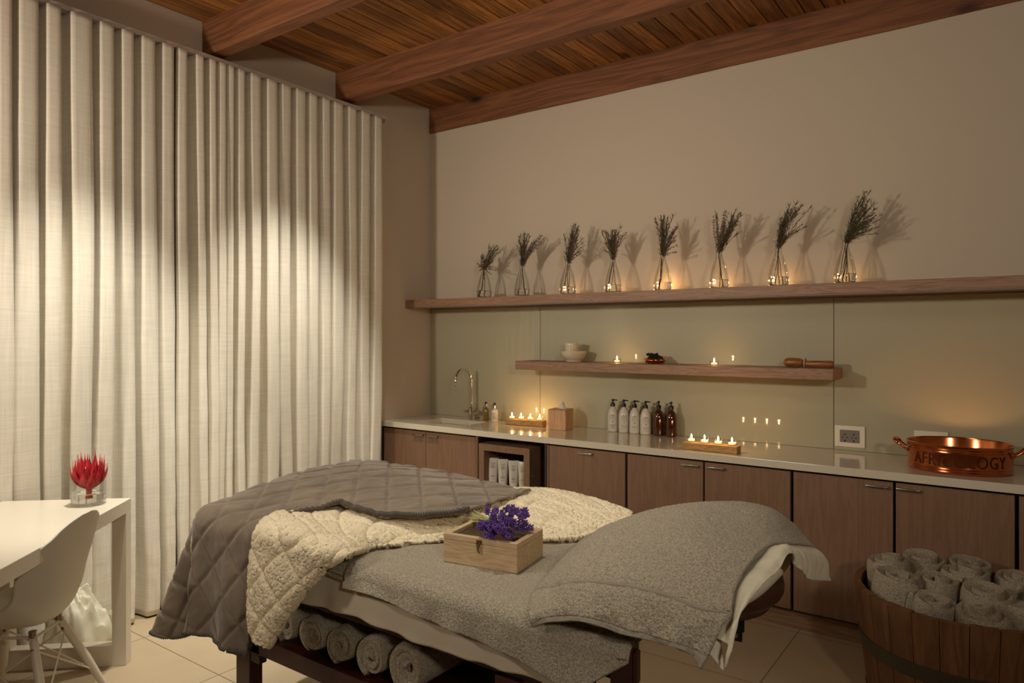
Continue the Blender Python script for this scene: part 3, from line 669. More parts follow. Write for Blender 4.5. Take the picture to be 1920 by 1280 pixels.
# ------------------------------------------------------------------ white table, protea, chair
TX = np.array([.567, -2.691]); dL = np.array([.677, -.736]); dW = -np.array([.736, .677])
ang = math.atan2(dL[1], dL[0])
t = thing('table', 'white lacquered table with square loop legs at the left', 'table', (TX[0], TX[1], 0), ang)
W_, LT, lg = .56, 1.5, .055                  # local x along the long side, local y away from the bed (-)
obj('tabletop', bx(0, LT, -W_, 0, .70, .76, bev=.002), M['white'], t)
for x0 in (0, LT-lg):
    bm = bmesh.new(); box(bm, x0, x0+lg, -.062, 0, 0, .70, bev=.0015); obj('leg', bm, M['white'], t)
    bm = bmesh.new(); box(bm, x0, x0+lg, -W_, -W_+.062, 0, .70, bev=.0015); obj('leg', bm, M['white'], t)
    bm = bmesh.new(); box(bm, x0, x0+lg, -W_+.062, -.062, 0, .095, bev=.0015); obj('stretcher', bm, M['white'], t)
pv = at(166, 945, 2, .7605)
t = thing('glass_tumbler', 'wide clear glass tumbler of water on the white table corner', 'glass', (pv[0], pv[1], .7605))
obj('glass_body', lathe(bmesh.new(), [(0, 0), (.068, 0), (.071, .004), (.0715, .145), (.0685, .145), (.068, .016), (0, .014)], 48), M['glass'], t, True, 50)
obj('water', lathe(bmesh.new(), [(0, .0145), (.0672, .0165), (.0672, .052), (0, .052)], 40), M['water'], t, True, 50)
t = thing('protea_flower', 'red king protea bloom standing in the glass tumbler', 'flower', (pv[0]+.004, pv[1], .7605+.03))
obj('stem', tube(bmesh.new(), [(0, 0, 0), (0, 0, .045)], [.011, .012], 14), M['proteastem'], t, True, 50)
bm = bmesh.new(); rnd = random.Random(9)
for ring, (n, zl, rb, flare, ln) in enumerate([(13, .046, .010, .050, .085), (13, .044, .012, .060, .120), (13, .046, .012, .050, .155), (10, .05, .01, .036, .165)]):
    for k in range(n):
        a = 2*PI*(k+.5*ring)/n+rnd.uniform(-.12, .12); L_ = ln*rnd.uniform(.86, 1.12); wd = .0185+.003*rnd.random(); c_, s_ = math.cos(a), math.sin(a); prev = None
        for i in range(9):
            u = i/8; r = rb+flare*math.sin(min(1, u*1.25)*PI/2)*(1.0)+.006*max(0, u-.7)*rnd.uniform(-1, 2); z = zl+L_*(u**1.35)*.9
            w3 = wd*math.sin(min(1, .18+u*.9)*PI)**.7*(1-u**4)+.0004
            L3 = [bm.verts.new((r*c_-w3*s_, r*s_+w3*c_, z)), bm.verts.new(((r-.003)*c_*1.05, (r-.003)*s_*1.05, z)), bm.verts.new((r*c_+w3*s_, r*s_-w3*c_, z))]
            if prev:
                for j in (0, 1): bm.faces.new((prev[j], prev[j+1], L3[j+1], L3[j]))
            prev = L3
solid(obj('bracts', bm, M['protea'], t, True), .0012, 0)
obj('flower_centre', lathe(bmesh.new(), [(0, .05), (.03, .06), (.036, .09), (.03, .115), (.018, .135), (0, .145)], 24), M['proteac'], t, True)

# moulded plastic chair with dowel legs; local y is forward, x to the sitter's right
nrm = np.array([-.76, -.65])
cO = np.array([.818, -3.23])
t = thing('shell_chair', 'white moulded plastic chair with splayed legs tucked at the table', 'chair', (cO[0], cO[1], 0), math.atan2(nrm[1], nrm[0])-PI/2)
rows = []   # profile stations from front lip to top of back: (y, z, halfwidth, side lift, side wrap)
st = [(.235, .405, .165, .000, 0), (.225, .432, .195, .012, 0), (.16, .435, .215, .040, 0), (.05, .425, .228, .075, .0), (-.06, .420, .232, .115, .01), (-.135, .438, .232, .14, .03), (-.175, .50, .232, .13, .06), (-.195, .58, .230, .085, .075), (-.212, .66, .222, .035, .06), (-.228, .74, .205, .008, .045), (-.237, .785, .172, -.010, .03), (-.242, .81, .135, -.008, .02), (-.245, .826, .09, -.005, .01), (-.246, .834, .035, 0, 0)]
for y, z, hw, lift, wrap in st:
    row = []
    for u in np.linspace(-1, 1, 11):
        s_ = abs(u)**2.4; row.append((hw*math.sin(u*PI/2*.98) if False else hw*u, y+wrap*s_, z+lift*s_))
    rows.append(row)
G = cgrid(rows, 60, 48)
sh_ = solid(grid_mesh('seat_shell', G, M['shell'], t), .0065, 0)
tops = [(.090, -.10), (-.090, -.10), (.090, .10), (-.090, .10)]; feet = [(.225, -.235), (-.225, -.235), (.225, .215), (-.225, .215)]
for (a, b2), (c, d) in zip(tops, feet):
    bm = bmesh.new(); tube(bm, [(a, b2, .385), (a+(c-a)*.5, b2+(d-b2)*.5, .20), (c, d, .0)], [.014, .0165, .0115], 16)
    lgq = obj('leg', bm, M['white'], t, True, 50)
    bm = bmesh.new(); k_ = .04; 
    tube(bm, [(a+(c-a)*.08-.016, b2+(d-b2)*.08, .352), (a+(c-a)*.08+.016, b2+(d-b2)*.08, .352)], .006, 10); obj('bolt', bm, M['steel'], lgq, True, 50)
bm = bmesh.new()
def leg_at(i, f): (a, b2), (c, d) = tops[i], feet[i]; return Vector((a+(c-a)*f, b2+(d-b2)*f, .385*(1-f)))
for i, j in ((0, 1), (2, 3), (0, 2), (1, 3)):
    tube(bm, [leg_at(i, .1), leg_at(j, .62)], .0035, 8); tube(bm, [leg_at(j, .1), leg_at(i, .62)], .0035, 8)
for s1 in (-1, 1):
    tube(bm, [(s1*.09, -.115, .392), (s1*.09, .115, .392)], .006, 8); tube(bm, [(-.105, s1*.1, .385), (.105, s1*.1, .385)], .006, 8)
obj('wire_brace', bm, M['white'], t, True, 50)
for a, b2 in tops: obj('mount', lathe(bmesh.new(), [(0, 0), (.014, 0), (.014, .024), (0, .024)], 18, (a*.95, b2*.95, .390)), M['steel'], t, True, 40)

# ------------------------------------------------------------------ treatment bed
BX0, BX1, BY0, BY1 = 1.35, 3.12, -2.80, -2.06
bed = thing('massage_table', 'dark wooden massage table with padded top and lower shelf', 'massage table', (0, 0, 0))
obj('mattress', bx(BX0, BX1, BY0+.012, BY1, .69, .778, bev=.02, seg=3), M['leather'], bed, auto=40)
bm = bmesh.new(); box(bm, BX0+.02, BX1-.045, BY0+.02, BY0+.05, .60, .685, bev=.002); box(bm, BX0+.02, BX1, BY1-.04, BY1-.01, .60, .685, bev=.002); box(bm, BX1-.20, BX1-.16, BY0+.05, BY1-.04, .62, .685, bev=.002); box(bm, BX0, BX0+.03, BY0+.05, BY1-.04, .60, .685, bev=.002)
obj('top_frame', bm, M['mahog'], bed)
for x in (1.575, 2.785):
    for y in (BY0+.0, BY1-.075):
        bm = bmesh.new(); box(bm, x, x+.085, y+.005, y+.06, 0, .60, bev=.003); l_ = obj('leg', bm, M['mahog'], bed)
        bm = bmesh.new(); sg = 1; box(bm, x+.085, x+(.14 if x < 2 else .10), y+.008, y+.04, .33, .44, bev=.003); obj('joint_block', bm, M['mahog'], l_)
        bm = bmesh.new(); tube(bm, [(x-.03, y+.03, .335), (x-.001, y+.03, .335)], [.021, .021], 14); tube(bm, [(x-.03, y+.03, .335), (x-.036, y+.03, .335)], [.018, .012], 14); obj('knob', bm, M['black'], l_, True, 40)
bm = bmesh.new(); box(bm, 1.661, 2.784, BY0+.008, BY0+.035, .365, .428, bev=.002); obj('shelf_rail', bm, M['mahog'], bed); obj('shelf_rail', bx(1.661, 2.784, BY1-.05, BY1-.02, .365, .428, bev=.002), M['mahog'], bed)
obj('shelf_board', bx(1.662, 2.783, BY0+.036, BY1-.051, .405, .424), M['mahog'], bed)
# face cradle at the head end
fc_ = thing('face_cradle', 'brown padded face cradle projecting from the head end of the bed', 'headrest', (3.285, -2.42, .85))
bm = bmesh.new()
P = [(.10*math.cos(a), .125*math.sin(a), 0) for a in np.linspace(-PI*.92, PI*.92, 46)]
P = [(-x*-1, y, z) for x, y, z in P]
tube(bm, P, .056, 20)
for v in bm.verts: v.co.z = v.co.z*1.1 if v.co.z > 0 else v.co.z*.8
obj('cushion', bm, M['leather'], fc_, True)
bm = bmesh.new(); P2 = [(.11*math.cos(a), .135*math.sin(a), -.048) for a in np.linspace(-PI*.9, PI*.9, 40)]; tube(bm, P2, .012, 10); obj('base_ring', bm, M['leather'], fc_, True)
bm = bmesh.new(); box(bm, -.10, .062, -.036, -.026, -.142, -.052, bev=.004); box(bm, -.10, .048, .026, .036, -.142, -.052, bev=.004); box(bm, -.10, .04, -.026, .026, -.075, -.06)
b_ = obj('bracket', bm, M['black'], fc_); bm = bmesh.new(); tube(bm, [(.046, -.040, -.125), (.046, -.036, -.125)], .007, 12); obj('bolt', bm, M['steel'], b_, True, 40)

# fitted sheet hanging over the edge of the mattress
def side_cloth(name, x0, x1, ytop, ztop, hem, r, out, n, seed, mat, back=-2.1, wav=.006, amp=0.0):
    """sheet lying on top from y=back to the near edge and falling to hem(x)"""
    G = []
    for i in range(n):
        u = i/(n-1); x = x0+(x1-x0)*u; hz = hem(x); row = []
        for y in np.linspace(back, ytop+r, 26): row.append((x, y, ztop+.002*fbm(x, y, seed, 4)))
        for a in np.linspace(0, PI/2, 8)[1:]: row.append((x, ytop+r-r*math.sin(a)-0, ztop-r+r*math.cos(a)))
        L_ = (ztop-r)-hz
        for v in np.linspace(0, 1, 22)[1:]:
            wv = wav*v*math.sin(x*38+2*fbm(x, 0, seed, 3))+out*v+amp*v*v*fbm(x*1.5, 0, seed, 2)
            row.append((x, ytop-wv-wav*v, ztop-r-L_*v))
        G.append(row)
    return np.array(G)
hpx = [(560, 1060), (613, 1080), (660, 1102), (703, 1113), (760, 1133), (830, 1163), (893, 1193), (960, 1222), (1010, 1247), (1060, 1272), (1105, 1280), (1142, 1262), (1170, 1248), (1200, 1232)]
hx_, hz_ = [], []
for a, b2 in hpx:
    q = at(a, b2, 1, -2.84); hx_.append(q[0]); hz_.append(q[2])
def hem_t(x): return float(np.interp(x, hx_, hz_))+.004*math.sin(x*14)
def hem_sheet(x):
    return max(hem_t(x)+.012, 0) if x > 3.03 else .640+.006*math.sin(x*9)+.010*max(0, fbm(x, 2, 0, 5)) + (.03 if x > 2.98 else 0)*(x-2.98)/.2
G = side_cloth('fitted_sheet', 1.36, 3.13, -2.822, .790, hem_sheet, .03, .006, 220, 1, None)
o = solid(grid_mesh('bed_sheet', G, M['sheet']), .0025, 1); tag(o, 'cream cotton sheet covering the massage table under the grey towels', 'sheet')
G = side_cloth('under', 1.80, 2.58, -2.838, .799, lambda x: hem_t(x)+.012, .035, .004, 110, 4, None, wav=.002)
o = solid(grid_mesh('bath_towel', G, M['terry']), .006, 1); tag(o, 'grey terry towel on the bed, left part emerging below the sherpa lining', 'towel')
def hem_u(x):
    return hem_t(x)
G = side_cloth('over', 2.245, 3.215, -2.850, .808, hem_u, .04, .006, 190, 6, None, wav=.004, amp=.01)
for i in range(G.shape[0]):     # the left edge of this towel lies at a slight slant
    G[i, :, 0] += (1-i/(G.shape[0]-1))*.10*np.clip((G[i, :, 1]+2.8)/.5, 0, 1)
o = solid(grid_mesh('bath_towel', G, M['terry']), .007, 1); tag(o, 'large grey terry towel on the bed under the wooden box', 'towel')

# rolled towels (spiral cross-section)
def rolled(name, r, ln, turns=3.2, seed=0, axis='Y', mat=None, dome=.0):
    th = r/(turns+.55); n = int(turns*30); G = []; rnd = random.Random(seed); cap = 26
    for k in range(cap+1):
        s_ = k/cap; row = []
        ed = min(s_, 1-s_)*ln; s_ = .5-.5*math.cos(PI*s_); ed = min(s_, 1-s_)*ln
        for i in range(n+1):
            a = 2*PI*turns*i/n; rr = th*.45+(r-th*.5)*(i/n)*1.0
            rr = min(rr, r); wob = 1+.05*math.sin(a*2+seed)+.05*math.sin(a*3+seed*2)*(1-i/n)
            sag = .93 if math.sin(a) < 0 else 1
            tele = .012*(1-i/n)*math.cos(seed+3*a/7) if ed < .02 else 0
            rr *= 1-.10*math.exp(-ed/.012); tele += dome*(1-(i/n)**2)*(1 if s_ > .5 else 0)*max(0, 1-ed/.06)
            row.append((rr*wob*math.cos(a), (s_-.5)*ln+tele*(1 if s_ > .5 else -1), rr*wob*math.sin(a)*sag))
        G.append(row)
    G = np.array(G)
    if axis == 'Z': G = G[:, :, [0, 2, 1]]
    me_o = grid_mesh(name, G, mat or M['terryroll']); sm = solid(me_o, th*.92, 0)
    bv = me_o.modifiers.new('round', 'BEVEL'); bv.width = th*.22; bv.segments = 2; bv.limit_method = 'ANGLE'; bv.angle_limit = 1.0
    return me_o
xs_ = [1.835, 1.985, 2.127, 2.272, 2.43]; rs = [.060, .066, .064, .066, .074]
rl = ['rolled grey towel on the bed shelf, hidden behind the hanging sherpa', 'rolled grey towel with a white hanging loop on the bed shelf', 'middle rolled grey towel of the five on the bed shelf', 'fourth rolled grey towel on the bed shelf, right of middle', 'largest rolled grey towel, rightmost on the bed shelf']
for i in range(5):
    t = thing('rolled_towel', rl[i], 'towel', (xs_[i], -2.55, .432+rs[i]), .0, 'rolled towels on the bed shelf')
    o = rolled('towel_roll', rs[i], .44, 2.5+.2*(i % 2), i*1.7, 'Y', M['terryroll']); o.parent = t; o.rotation_euler = (0, 2*PI*(2.5+.2*(i % 2))+1.9, 0)
    if i == 1:
        bm = bmesh.new(); P = crom([(-.035, -.16, .060), (-.02, -.10, .076), (.012, -.02, .080), (.03, 0, .068)], 14); prev = None
        for p in P:
            q = [bm.verts.new((p[0]-.006, p[1]+.006, p[2])), bm.verts.new((p[0]+.006, p[1]-.006, p[2]+.001))]
            if prev: bm.faces.new((prev[0], prev[1], q[1], q[0]))
            prev = q
        solid(obj('hanging_loop', bm, M['pillowcase'], t, True), .002, 0)

# ------------------------------------------------------------------ quilted blanket
QS = .125
def quilt(a, b, amp=.0085, wd=.009, s=QS):
    p = (a+b)/math.sqrt(2)/s; q = (a-b)/math.sqrt(2)/s
    d = min(abs(p-round(p)), abs(q-round(q)))*s
    return amp*(1-math.exp(-(d/wd)**1.6))
Epx = [(490, 985, .846), (503, 968, .858), (517, 953, .87), (543, 938, .885), (573, 937, .885), (610, 950, .876), (643, 960, .872), (693, 975, .868), (760, 985, .866), (800, 985, .870), (854, 981, .872), (900, 968, .876), (925, 950, .886), (950, 931, .896), (962, 920, .900)]
Ew = crom([at(a, b2, 2, z) for a, b2, z in Epx], 160)
def topz(x, y):
    """height of the blanket's upper layer"""
    u = (x-1.35)/1.1; v = (y+2.83)/.78
    z = .852+.060*math.sin(min(1, max(0, v*1.15))*PI/2)
    z += .045*math.exp(-((x-1.75)/.38)**2)*math.exp(-((y+2.3)/.30)**2)
    z += .010*fbm(x, y, 1, 3.2)
    return z
X0b, Yn, Yf = 1.345, -2.835, -2.065
def place(a, b, L_=.06):
    """cloth coords: a along the bed from the foot edge, b across from the near edge; negatives hang"""
    RR = .07
    if b > Yf-Yn:                                 # far side hang
        d = b-(Yf-Yn); yo = min(d, RR*.9); return (X0b+max(a, 0), Yf+yo*.6+.01, topz(X0b+max(a, 0), Yf)-max(0, d-.03)), (0, 1, 0)
    A = max(0, RR*.8-a); B = max(0, RR*.8-b)
    if a >= RR*.8 and b >= RR*.8: return (X0b+a, Yn+b, topz(X0b+a, Yn+b)), (0, 0, 1)
    ax, by = max(a, RR*.8), max(b, RR*.8); px_, py_ = X0b+ax, Yn+by
    r = math.hypot(A, B); phi = math.atan2(B, A)   # 0: foot end, pi/2: near side
    # quarter round then hang
    if r < RR*PI/2: th = r/RR; o_ = RR*math.sin(th); dz = RR*(1-math.cos(th))
    else: o_ = RR; dz = RR+(r-RR*PI/2)
    hang = max(0, r-RR*PI/2)
    tip = math.exp(-((phi-PI/4)/.30)**2); fold = math.exp(-((phi-1.22)/.16)**2)
    fl = hang*(.30*tip+.05)-hang*.10*fold+.018*hang/.4*math.sin((X0b+a)*24)*(1 if phi > 1.3 else 0)
    o_ += fl; dz -= (1-math.sqrt(max(0, 1-(fl/max(hang, 1e-3))**2)))*hang if hang > 0 else 0
    return (px_-o_*math.cos(phi), py_-o_*math.sin(phi), topz(px_, py_)-dz), (-math.cos(phi), -math.sin(phi), .2)
Emap = sorted([(p[0], p[1]) for p in Ew[Ew[:, 0] > 0]], key=lambda p: p[0])
bl = thing('quilted_blanket', 'grey velvet quilted blanket with cream sherpa lining draped over the bed foot', 'blanket', (0, 0, 0))
NA, NB = 300, 260
HANGN, HANGF, HANGE = .44, .22, .40
# left piece: foot end plus near-side hang
def hang_len(a):   # near-side hem rises towards the right
    return HANGN-.0*a+.008*math.sin(a*22)
def build_piece(a0, a1, na, b0f, b1, nb):
    P = np.zeros((na, nb, 3)); AB = np.zeros((na, nb, 2))
    for i in range(na):
        a = a0+(a1-a0)*i/(na-1); b0 = b0f(a)
        for j in range(nb):
            b = b0+(b1-b0)*j/(nb-1); p, _ = place(a, b); P[i, j] = p; AB[i, j] = (a, b)
    return P, AB
# fold-line: for world x -> near limit of the grey layer
def Ey(x):
    # last crossing along the curve (monotone part right of x=1.7)
    best = None
    for p, q in zip(Ew[:-1], Ew[1:]):
        if (p[0]-x)*(q[0]-x) <= 0 and abs(q[0]-p[0]) > 1e-6:
            u = (x-p[0])/(q[0]-p[0]); yy = p[1]+u*(q[1]-p[1]); best = yy if best is None else min(best, yy)
    return best
xl = Ew[:, 0].max()
def b0_fun(a):
    x = X0b+a
    if a < 0: return -hang_len(a)*math.sqrt(max(.2, 1-.62*(a/HANGE)**2))
    if a < .40: return -hang_len(a)
    e = Ey(min(x, xl-.004))
    eb = (e if e is not None else -2.6)-Yn
    if a < .47:
        k = (a-.40)/.07; k = k*k*(3-2*k); return -hang_len(a)*(1-k)+min(eb, 0.0)*k if False else (-hang_len(a))*(1-k)+(.02)*k
    if a < .56:
        k = (a-.47)/.09; return .02*(1-k)+eb*k
    return eb
P, AB = build_piece(-HANGE, xl-X0b, NA, b0_fun, Yf-Yn+HANGF, NB)
nrm_ = -grid_normals(P)
for i in range(NA):
    for j in range(NB):
        a, b = AB[i, j]; n_ = nrm_[i, j]; 
        P[i, j] += n_*(quilt(a, b)+.0035*fbm(a, b, 3, 14))*1.0
o = grid_mesh('velvet_top', P, [M['velvet'], M['sherpa']], bl, flip=True); solid(o, .008, -1, 1)
# blanket edging along the fold line and the hem
bm = bmesh.new()
ed = [Vector(P[i, 0])+Vector((0, 0, .004)) for i in range(int(NA*.50), NA)]
ed2 = crom(np.array(ed)[::4], 420)
tube(bm, ed2, [.0085+.0028*math.sin(i*1.5) for i in range(420)], 8); obj('stitched_edge', bm, M['edging'], bl, True)
bm = bmesh.new(); hd_ = crom(np.array([P[i, 0] for i in range(0, int(NA*.50), 3)]), 500); tube(bm, hd_, [.0055+.0018*math.sin(i*1.5) for i in range(500)], 8); obj('stitched_edge', bm, M['edging'], bl, True)
# sherpa side of the folded-back strip
rowsS = [[(478, 1196, 1, -2.935), (487, 1200, 1, -2.945), (497, 1206, 1, -2.95), (508, 1208, 1, -2.94)],
         [(470, 1150, 1, -2.925), (492, 1152, 1, -2.945), (518, 1158, 1, -2.945), (543, 1150, 1, -2.925)],
         [(470, 1093, 1, -2.915), (505, 1098, 1, -2.94), (545, 1105, 1, -2.935), (580, 1103, 1, -2.91)],
         [(474, 1035, 1, -2.905), (520, 1040, 1, -2.925), (575, 1060, 1, -2.915), (620, 1060, 1, -2.885)],
         [(484, 990, 1, -2.885), (540, 995, 1, -2.90), (605, 1025, 1, -2.89), (655, 1042, 1, -2.865)],
         [(520, 958, 2, .842), (575, 970, 2, .862), (640, 1005, 2, .850), (697, 1028, 2, .815)],
         [(585, 945, 2, .846), (640, 958, 2, .856), (705, 990, 2, .848), (755, 1022, 2, .815)],
         [(690, 958, 2, .846), (735, 968, 2, .857), (785, 990, 2, .846), (830, 1016, 2, .818)],
         [(790, 962, 2, .862), (825, 975, 2, .856), (865, 992, 2, .846), (900, 1014, 2, .820)],
         [(860, 945, 2, .872), (895, 965, 2, .866), (940, 985, 2, .855), (970, 1014, 2, .822)],
         [(945, 921, 2, .884), (965, 945, 2, .876), (1000, 975, 2, .860), (1035, 1013, 2, .824)],
         [(1010, 918, 2, .893), (1035, 945, 2, .878), (1068, 975, 2, .860), (1095, 1009, 2, .828)],
         [(1085, 930, 2, .893), (1100, 955, 2, .880), (1122, 980, 2, .862), (1140, 1004, 2, .836)],
         [(1185, 964, 2, .880), (1185, 975, 2, .870), (1186, 987, 2, .856), (1186, 998, 2, .838)]]
Gs = cgrid([[at(*q) for q in r] for r in rowsS], 420, 120)
ns_ = grid_normals(Gs)
arc = np.cumsum(np.r_[0, np.linalg.norm(np.diff(Gs[:, 60], axis=0), axis=1)])
for i in range(Gs.shape[0]):
    for j in range(Gs.shape[1]):
        n_ = ns_[i, j]; n_ = n_ if (n_[2]-n_[1]*.9) > 0 else -n_
        w_ = np.linalg.norm(Gs[i, -1]-Gs[i, 0]); bb = w_*(j/119); p = Gs[i, j]
        e_ = min(j, 119-j)/12; e_ = min(1, e_)
        Gs[i, j] += n_*(quilt(arc[i], bb, .013, .010, .118)*e_+.0022*fbm(p[0], p[1], p[2], 60, 2)+.0035*fbm(p[0], p[1], p[2], 140, 2))
o = grid_mesh('sherpa_lining', Gs, M['sherpa'], bl, flip=True); solid(o, .022, 0)
o['label'] = 'cream sherpa lining folded back over the bed'

# ------------------------------------------------------------------ pillow, pillowcase, towel over it
pw = thing('pillow', 'plump pillow in a cream cotton case under the grey towel', 'pillow', (0, 0, 0))
Gp = []
for i in range(50):
    th = -PI/2+PI*i/49; row = []
    for j in range(72):
        ph = 2*PI*j/72; c_, s_ = math.cos(ph), math.sin(ph); e = .62
        cx_ = math.copysign(abs(c_)**e, c_); sy_ = math.copysign(abs(s_)**e, s_); ct = math.cos(th)**.8 if abs(math.cos(th)) > 1e-6 else 0
        row.append((3.21+.235*cx_*ct, -2.46+.315*sy_*ct, .905+.082*math.sin(th)+.01*(cx_*ct)))
    Gp.append(row)
grid_mesh('pillow_body', np.array(Gp), M['pillowcase'], pw, closed=True)
# open end of the case hanging past the head of the bed
inner = [(1362, 1200, 1, -2.91), (1366, 1160, 1, -2.88), (1376, 1100, 1, -2.80), (1402, 1056, 1, -2.68), (1440, 1022, 1, -2.57), (1466, 1016, 1, -2.47), (1500, 1020, 1, -2.30), (1524, 1022, 1, -2.15)]
outer = [(1357, 1252, 1, -2.93), (1379, 1166, 1, -2.90), (1428, 1096, 1, -2.80), (1460, 1066, 1, -2.70), (1480, 1038, 1, -2.60), (1497, 1066, 1, -2.46), (1518, 1086, 1, -2.30), (1559, 1089, 1, -2.08)]
I_ = [at(*q) for q in inner]; O_ = [at(*q) for q in outer]
R0 = [p+np.array([-.05, .02, -.006]) for p in I_]; MID = [(a*.5+b2*.5)+np.array([.014, -.006, .010]) for a, b2 in zip(I_, O_)]
Gc = cgrid([R0, [p+np.array([0, 0, -.006]) for p in I_], MID, O_], 40, 130)
nn = grid_normals(Gc)
for i in range(40):
    for j in range(130): Gc[i, j] += nn[i, j]*.009*(i/39)*fbm(Gc[i, j, 0], Gc[i, j, 1], Gc[i, j, 2], 13, 3)
solid(grid_mesh('pillowcase_flap', Gc, M['pillowcase'], pw), .0025, 0)
# near-side tail of the case under the towel
Gc = cgrid([[at(1330, 1180, 1, -2.89), at(1350, 1178, 1, -2.885)], [at(1325, 1215, 1, -2.90), at(1353, 1212, 1, -2.895)], [at(1343, 1240, 1, -2.905), at(1356, 1240, 1, -2.90)], [at(1354, 1255, 1, -2.905), at(1357, 1256, 1, -2.905)]], 24, 12)
solid(grid_mesh('pillowcase_tail', Gc, M['pillowcase'], pw), .0025, 0)
rowsT = [[(1000, 1175, 1, -2.875), (1042, 1163, 1, -2.885), (1100, 1168, 1, -2.895), (1162, 1187, 1, -2.90), (1225, 1203, 1, -2.905), (1285, 1222, 1, -2.91), (1316, 1254, 1, -2.92)],
         [(993, 1150, 2, .822), (1040, 1130, 1, -2.86), (1100, 1132, 1, -2.875), (1165, 1148, 1, -2.885), (1232, 1168, 1, -2.89), (1290, 1186, 1, -2.895), (1352, 1180, 1, -2.90)],
         [(1004, 1108, 2, .820), (1050, 1095, 1, -2.80), (1110, 1090, 1, -2.83), (1175, 1098, 1, -2.845), (1240, 1115, 1, -2.855), (1305, 1140, 1, -2.865), (1370, 1152, 1, -2.885)],
         [(1028, 1078, 2, .822), (1075, 1052, 1, -2.70), (1130, 1046, 1, -2.73), (1195, 1050, 1, -2.755), (1258, 1062, 1, -2.77), (1320, 1085, 1, -2.79), (1378, 1100, 1, -2.82)],
         [(1058, 1042, 2, .830), (1112, 1010, 1, -2.56), (1168, 1000, 1, -2.59), (1230, 1000, 1, -2.62), (1295, 1010, 1, -2.65), (1355, 1030, 1, -2.68), (1408, 1053, 1, -2.70)],
         [(1095, 1012, 2, .842), (1150, 982, 1, -2.42), (1210, 968, 1, -2.43), (1275, 962, 1, -2.45), (1340, 970, 1, -2.47), (1400, 992, 1, -2.50), (1445, 1021, 1, -2.56)],
         [(1140, 988, 2, .855), (1188, 970, 1, -2.28), (1250, 953, 1, -2.26), (1320, 943, 1, -2.24), (1390, 944, 1, -2.24), (1450, 962, 1, -2.27), (1490, 1020, 1, -2.36)],
         [(1185, 992, 2, .83), (1215, 985, 1, -2.16), (1270, 972, 1, -2.12), (1335, 966, 1, -2.10), (1410, 970, 1, -2.09), (1480, 985, 1, -2.10), (1527, 1026, 1, -2.14)],
         [(1195, 1010, 1, -2.06), (1230, 1020, 1, -2.05), (1285, 1020, 1, -2.03), (1345, 1022, 1, -2.02), (1420, 1030, 1, -2.02), (1490, 1042, 1, -2.03), (1524, 1046, 1, -2.08)]]
Gt = cgrid([[at(*q) for q in r] for r in rowsT], 190, 150)
nn = grid_normals(Gt)
for i in range(190):
    for j in range(150):
        n_ = nn[i, j]; n_ = n_ if n_[2]-n_[1] > 0 else -n_; v = i/189; u = j/149; p = Gt[i, j]
        f = max(0, 1-v/.30)
        d = .010*f*math.sin(u*26+3*v+1.5*fbm(u*2, v*2, 0, 2))*min(1, u*5)+.006*fbm(p[0], p[1], p[2], 5)+.0022*fbm(p[0], p[1], p[2], 90, 2)
        # woven border: two fine grooves above the near hem, one stitched band at the hem
        for c0, wd, dp in ((.245, .004, .005), (.262, .0035, .004), (.035, .003, .004)): d -= dp*math.exp(-((v-c0)/wd)**2)
        Gt[i, j] += n_*d
tw = thing('pillow_towel', 'grey terry towel draped over the pillow at the head of the bed', 'towel', (0, 0, 0))
o = grid_mesh('towel_cloth', Gt, [M['terry'], M['band']], tw, mfun=lambda v, u: 1 if (v < .032 or .247 < v < .260) else 0); solid(o, .007, 0)

# ------------------------------------------------------------------ wooden box with lavender
bp_ = at(923, 1062, 2, .818)
bc = (2.598, -2.553); brz = math.radians(9)
t = thing('wooden_box', 'small pale wooden box with clasp and glazed lid on the bed', 'box', (bc[0], bc[1], .8165), brz)
bw, bd, bh = .128, .093, .088
obj('box_body', bx(-bw, bw, -bd, bd, 0, bh-.018, bev=.0015), M['boxwood'], t)
bm = bmesh.new(); e = .018
for a in [(-bw, bw, -bd, -bd+e), (-bw, bw, bd-e, bd), (-bw, -bw+e, -bd+e, bd-e), (bw-e, bw, -bd+e, bd-e)]: box(bm, *a, bh-.017, bh, bev=.0012)
lid = obj('lid_frame', bm, M['boxwood'], t); obj('lid_pane', bx(-bw+e, bw-e, -bd+e, bd-e, bh-.013, bh-.0105), plain('smoked_glass_pane', (70, 60, 48), .1, coat=.5), lid)
bm = bmesh.new(); box(bm, -.009, .009, -bd-.003, -bd, bh-.018, bh-.004, bev=.001); tube(bm, [(0, -bd-.004, bh-.006), (.007, -bd-.006, bh-.016), (0, -bd-.005, bh-.026), (-.007, -bd-.006, bh-.016), (0, -bd-.004, bh-.006)], .0018, 8)
tube(bm, [(-.004, -bd-.003, bh-.02), (0, -bd-.007, bh-.036), (.003, -bd-.004, bh-.044)], [.004, .003, .002], 8); lathe(bm, [(0, -.004), (.005, -.002), (.004, .004), (0, .005)], 12, (0, -bd-.005, bh-.024)); obj('clasp', bm, M['brass'], t, True, 50)
lv = thing('lavender_bunch', 'tied bunch of purple lavender lying on the wooden box', 'flowers', (bc[0], bc[1], .8165+bh), brz)
rnd = random.Random(21)
def inv(p): # world to local of the bunch
    d = np.array(p)-np.array([bc[0], bc[1], .8165+bh]); c_, s_ = math.cos(-brz), math.sin(-brz); return Vector((d[0]*c_-d[1]*s_, d[0]*s_+d[1]*c_, d[2]))
tie = Vector((-.025, .025, .018)); bm = bmesh.new(); ends = []
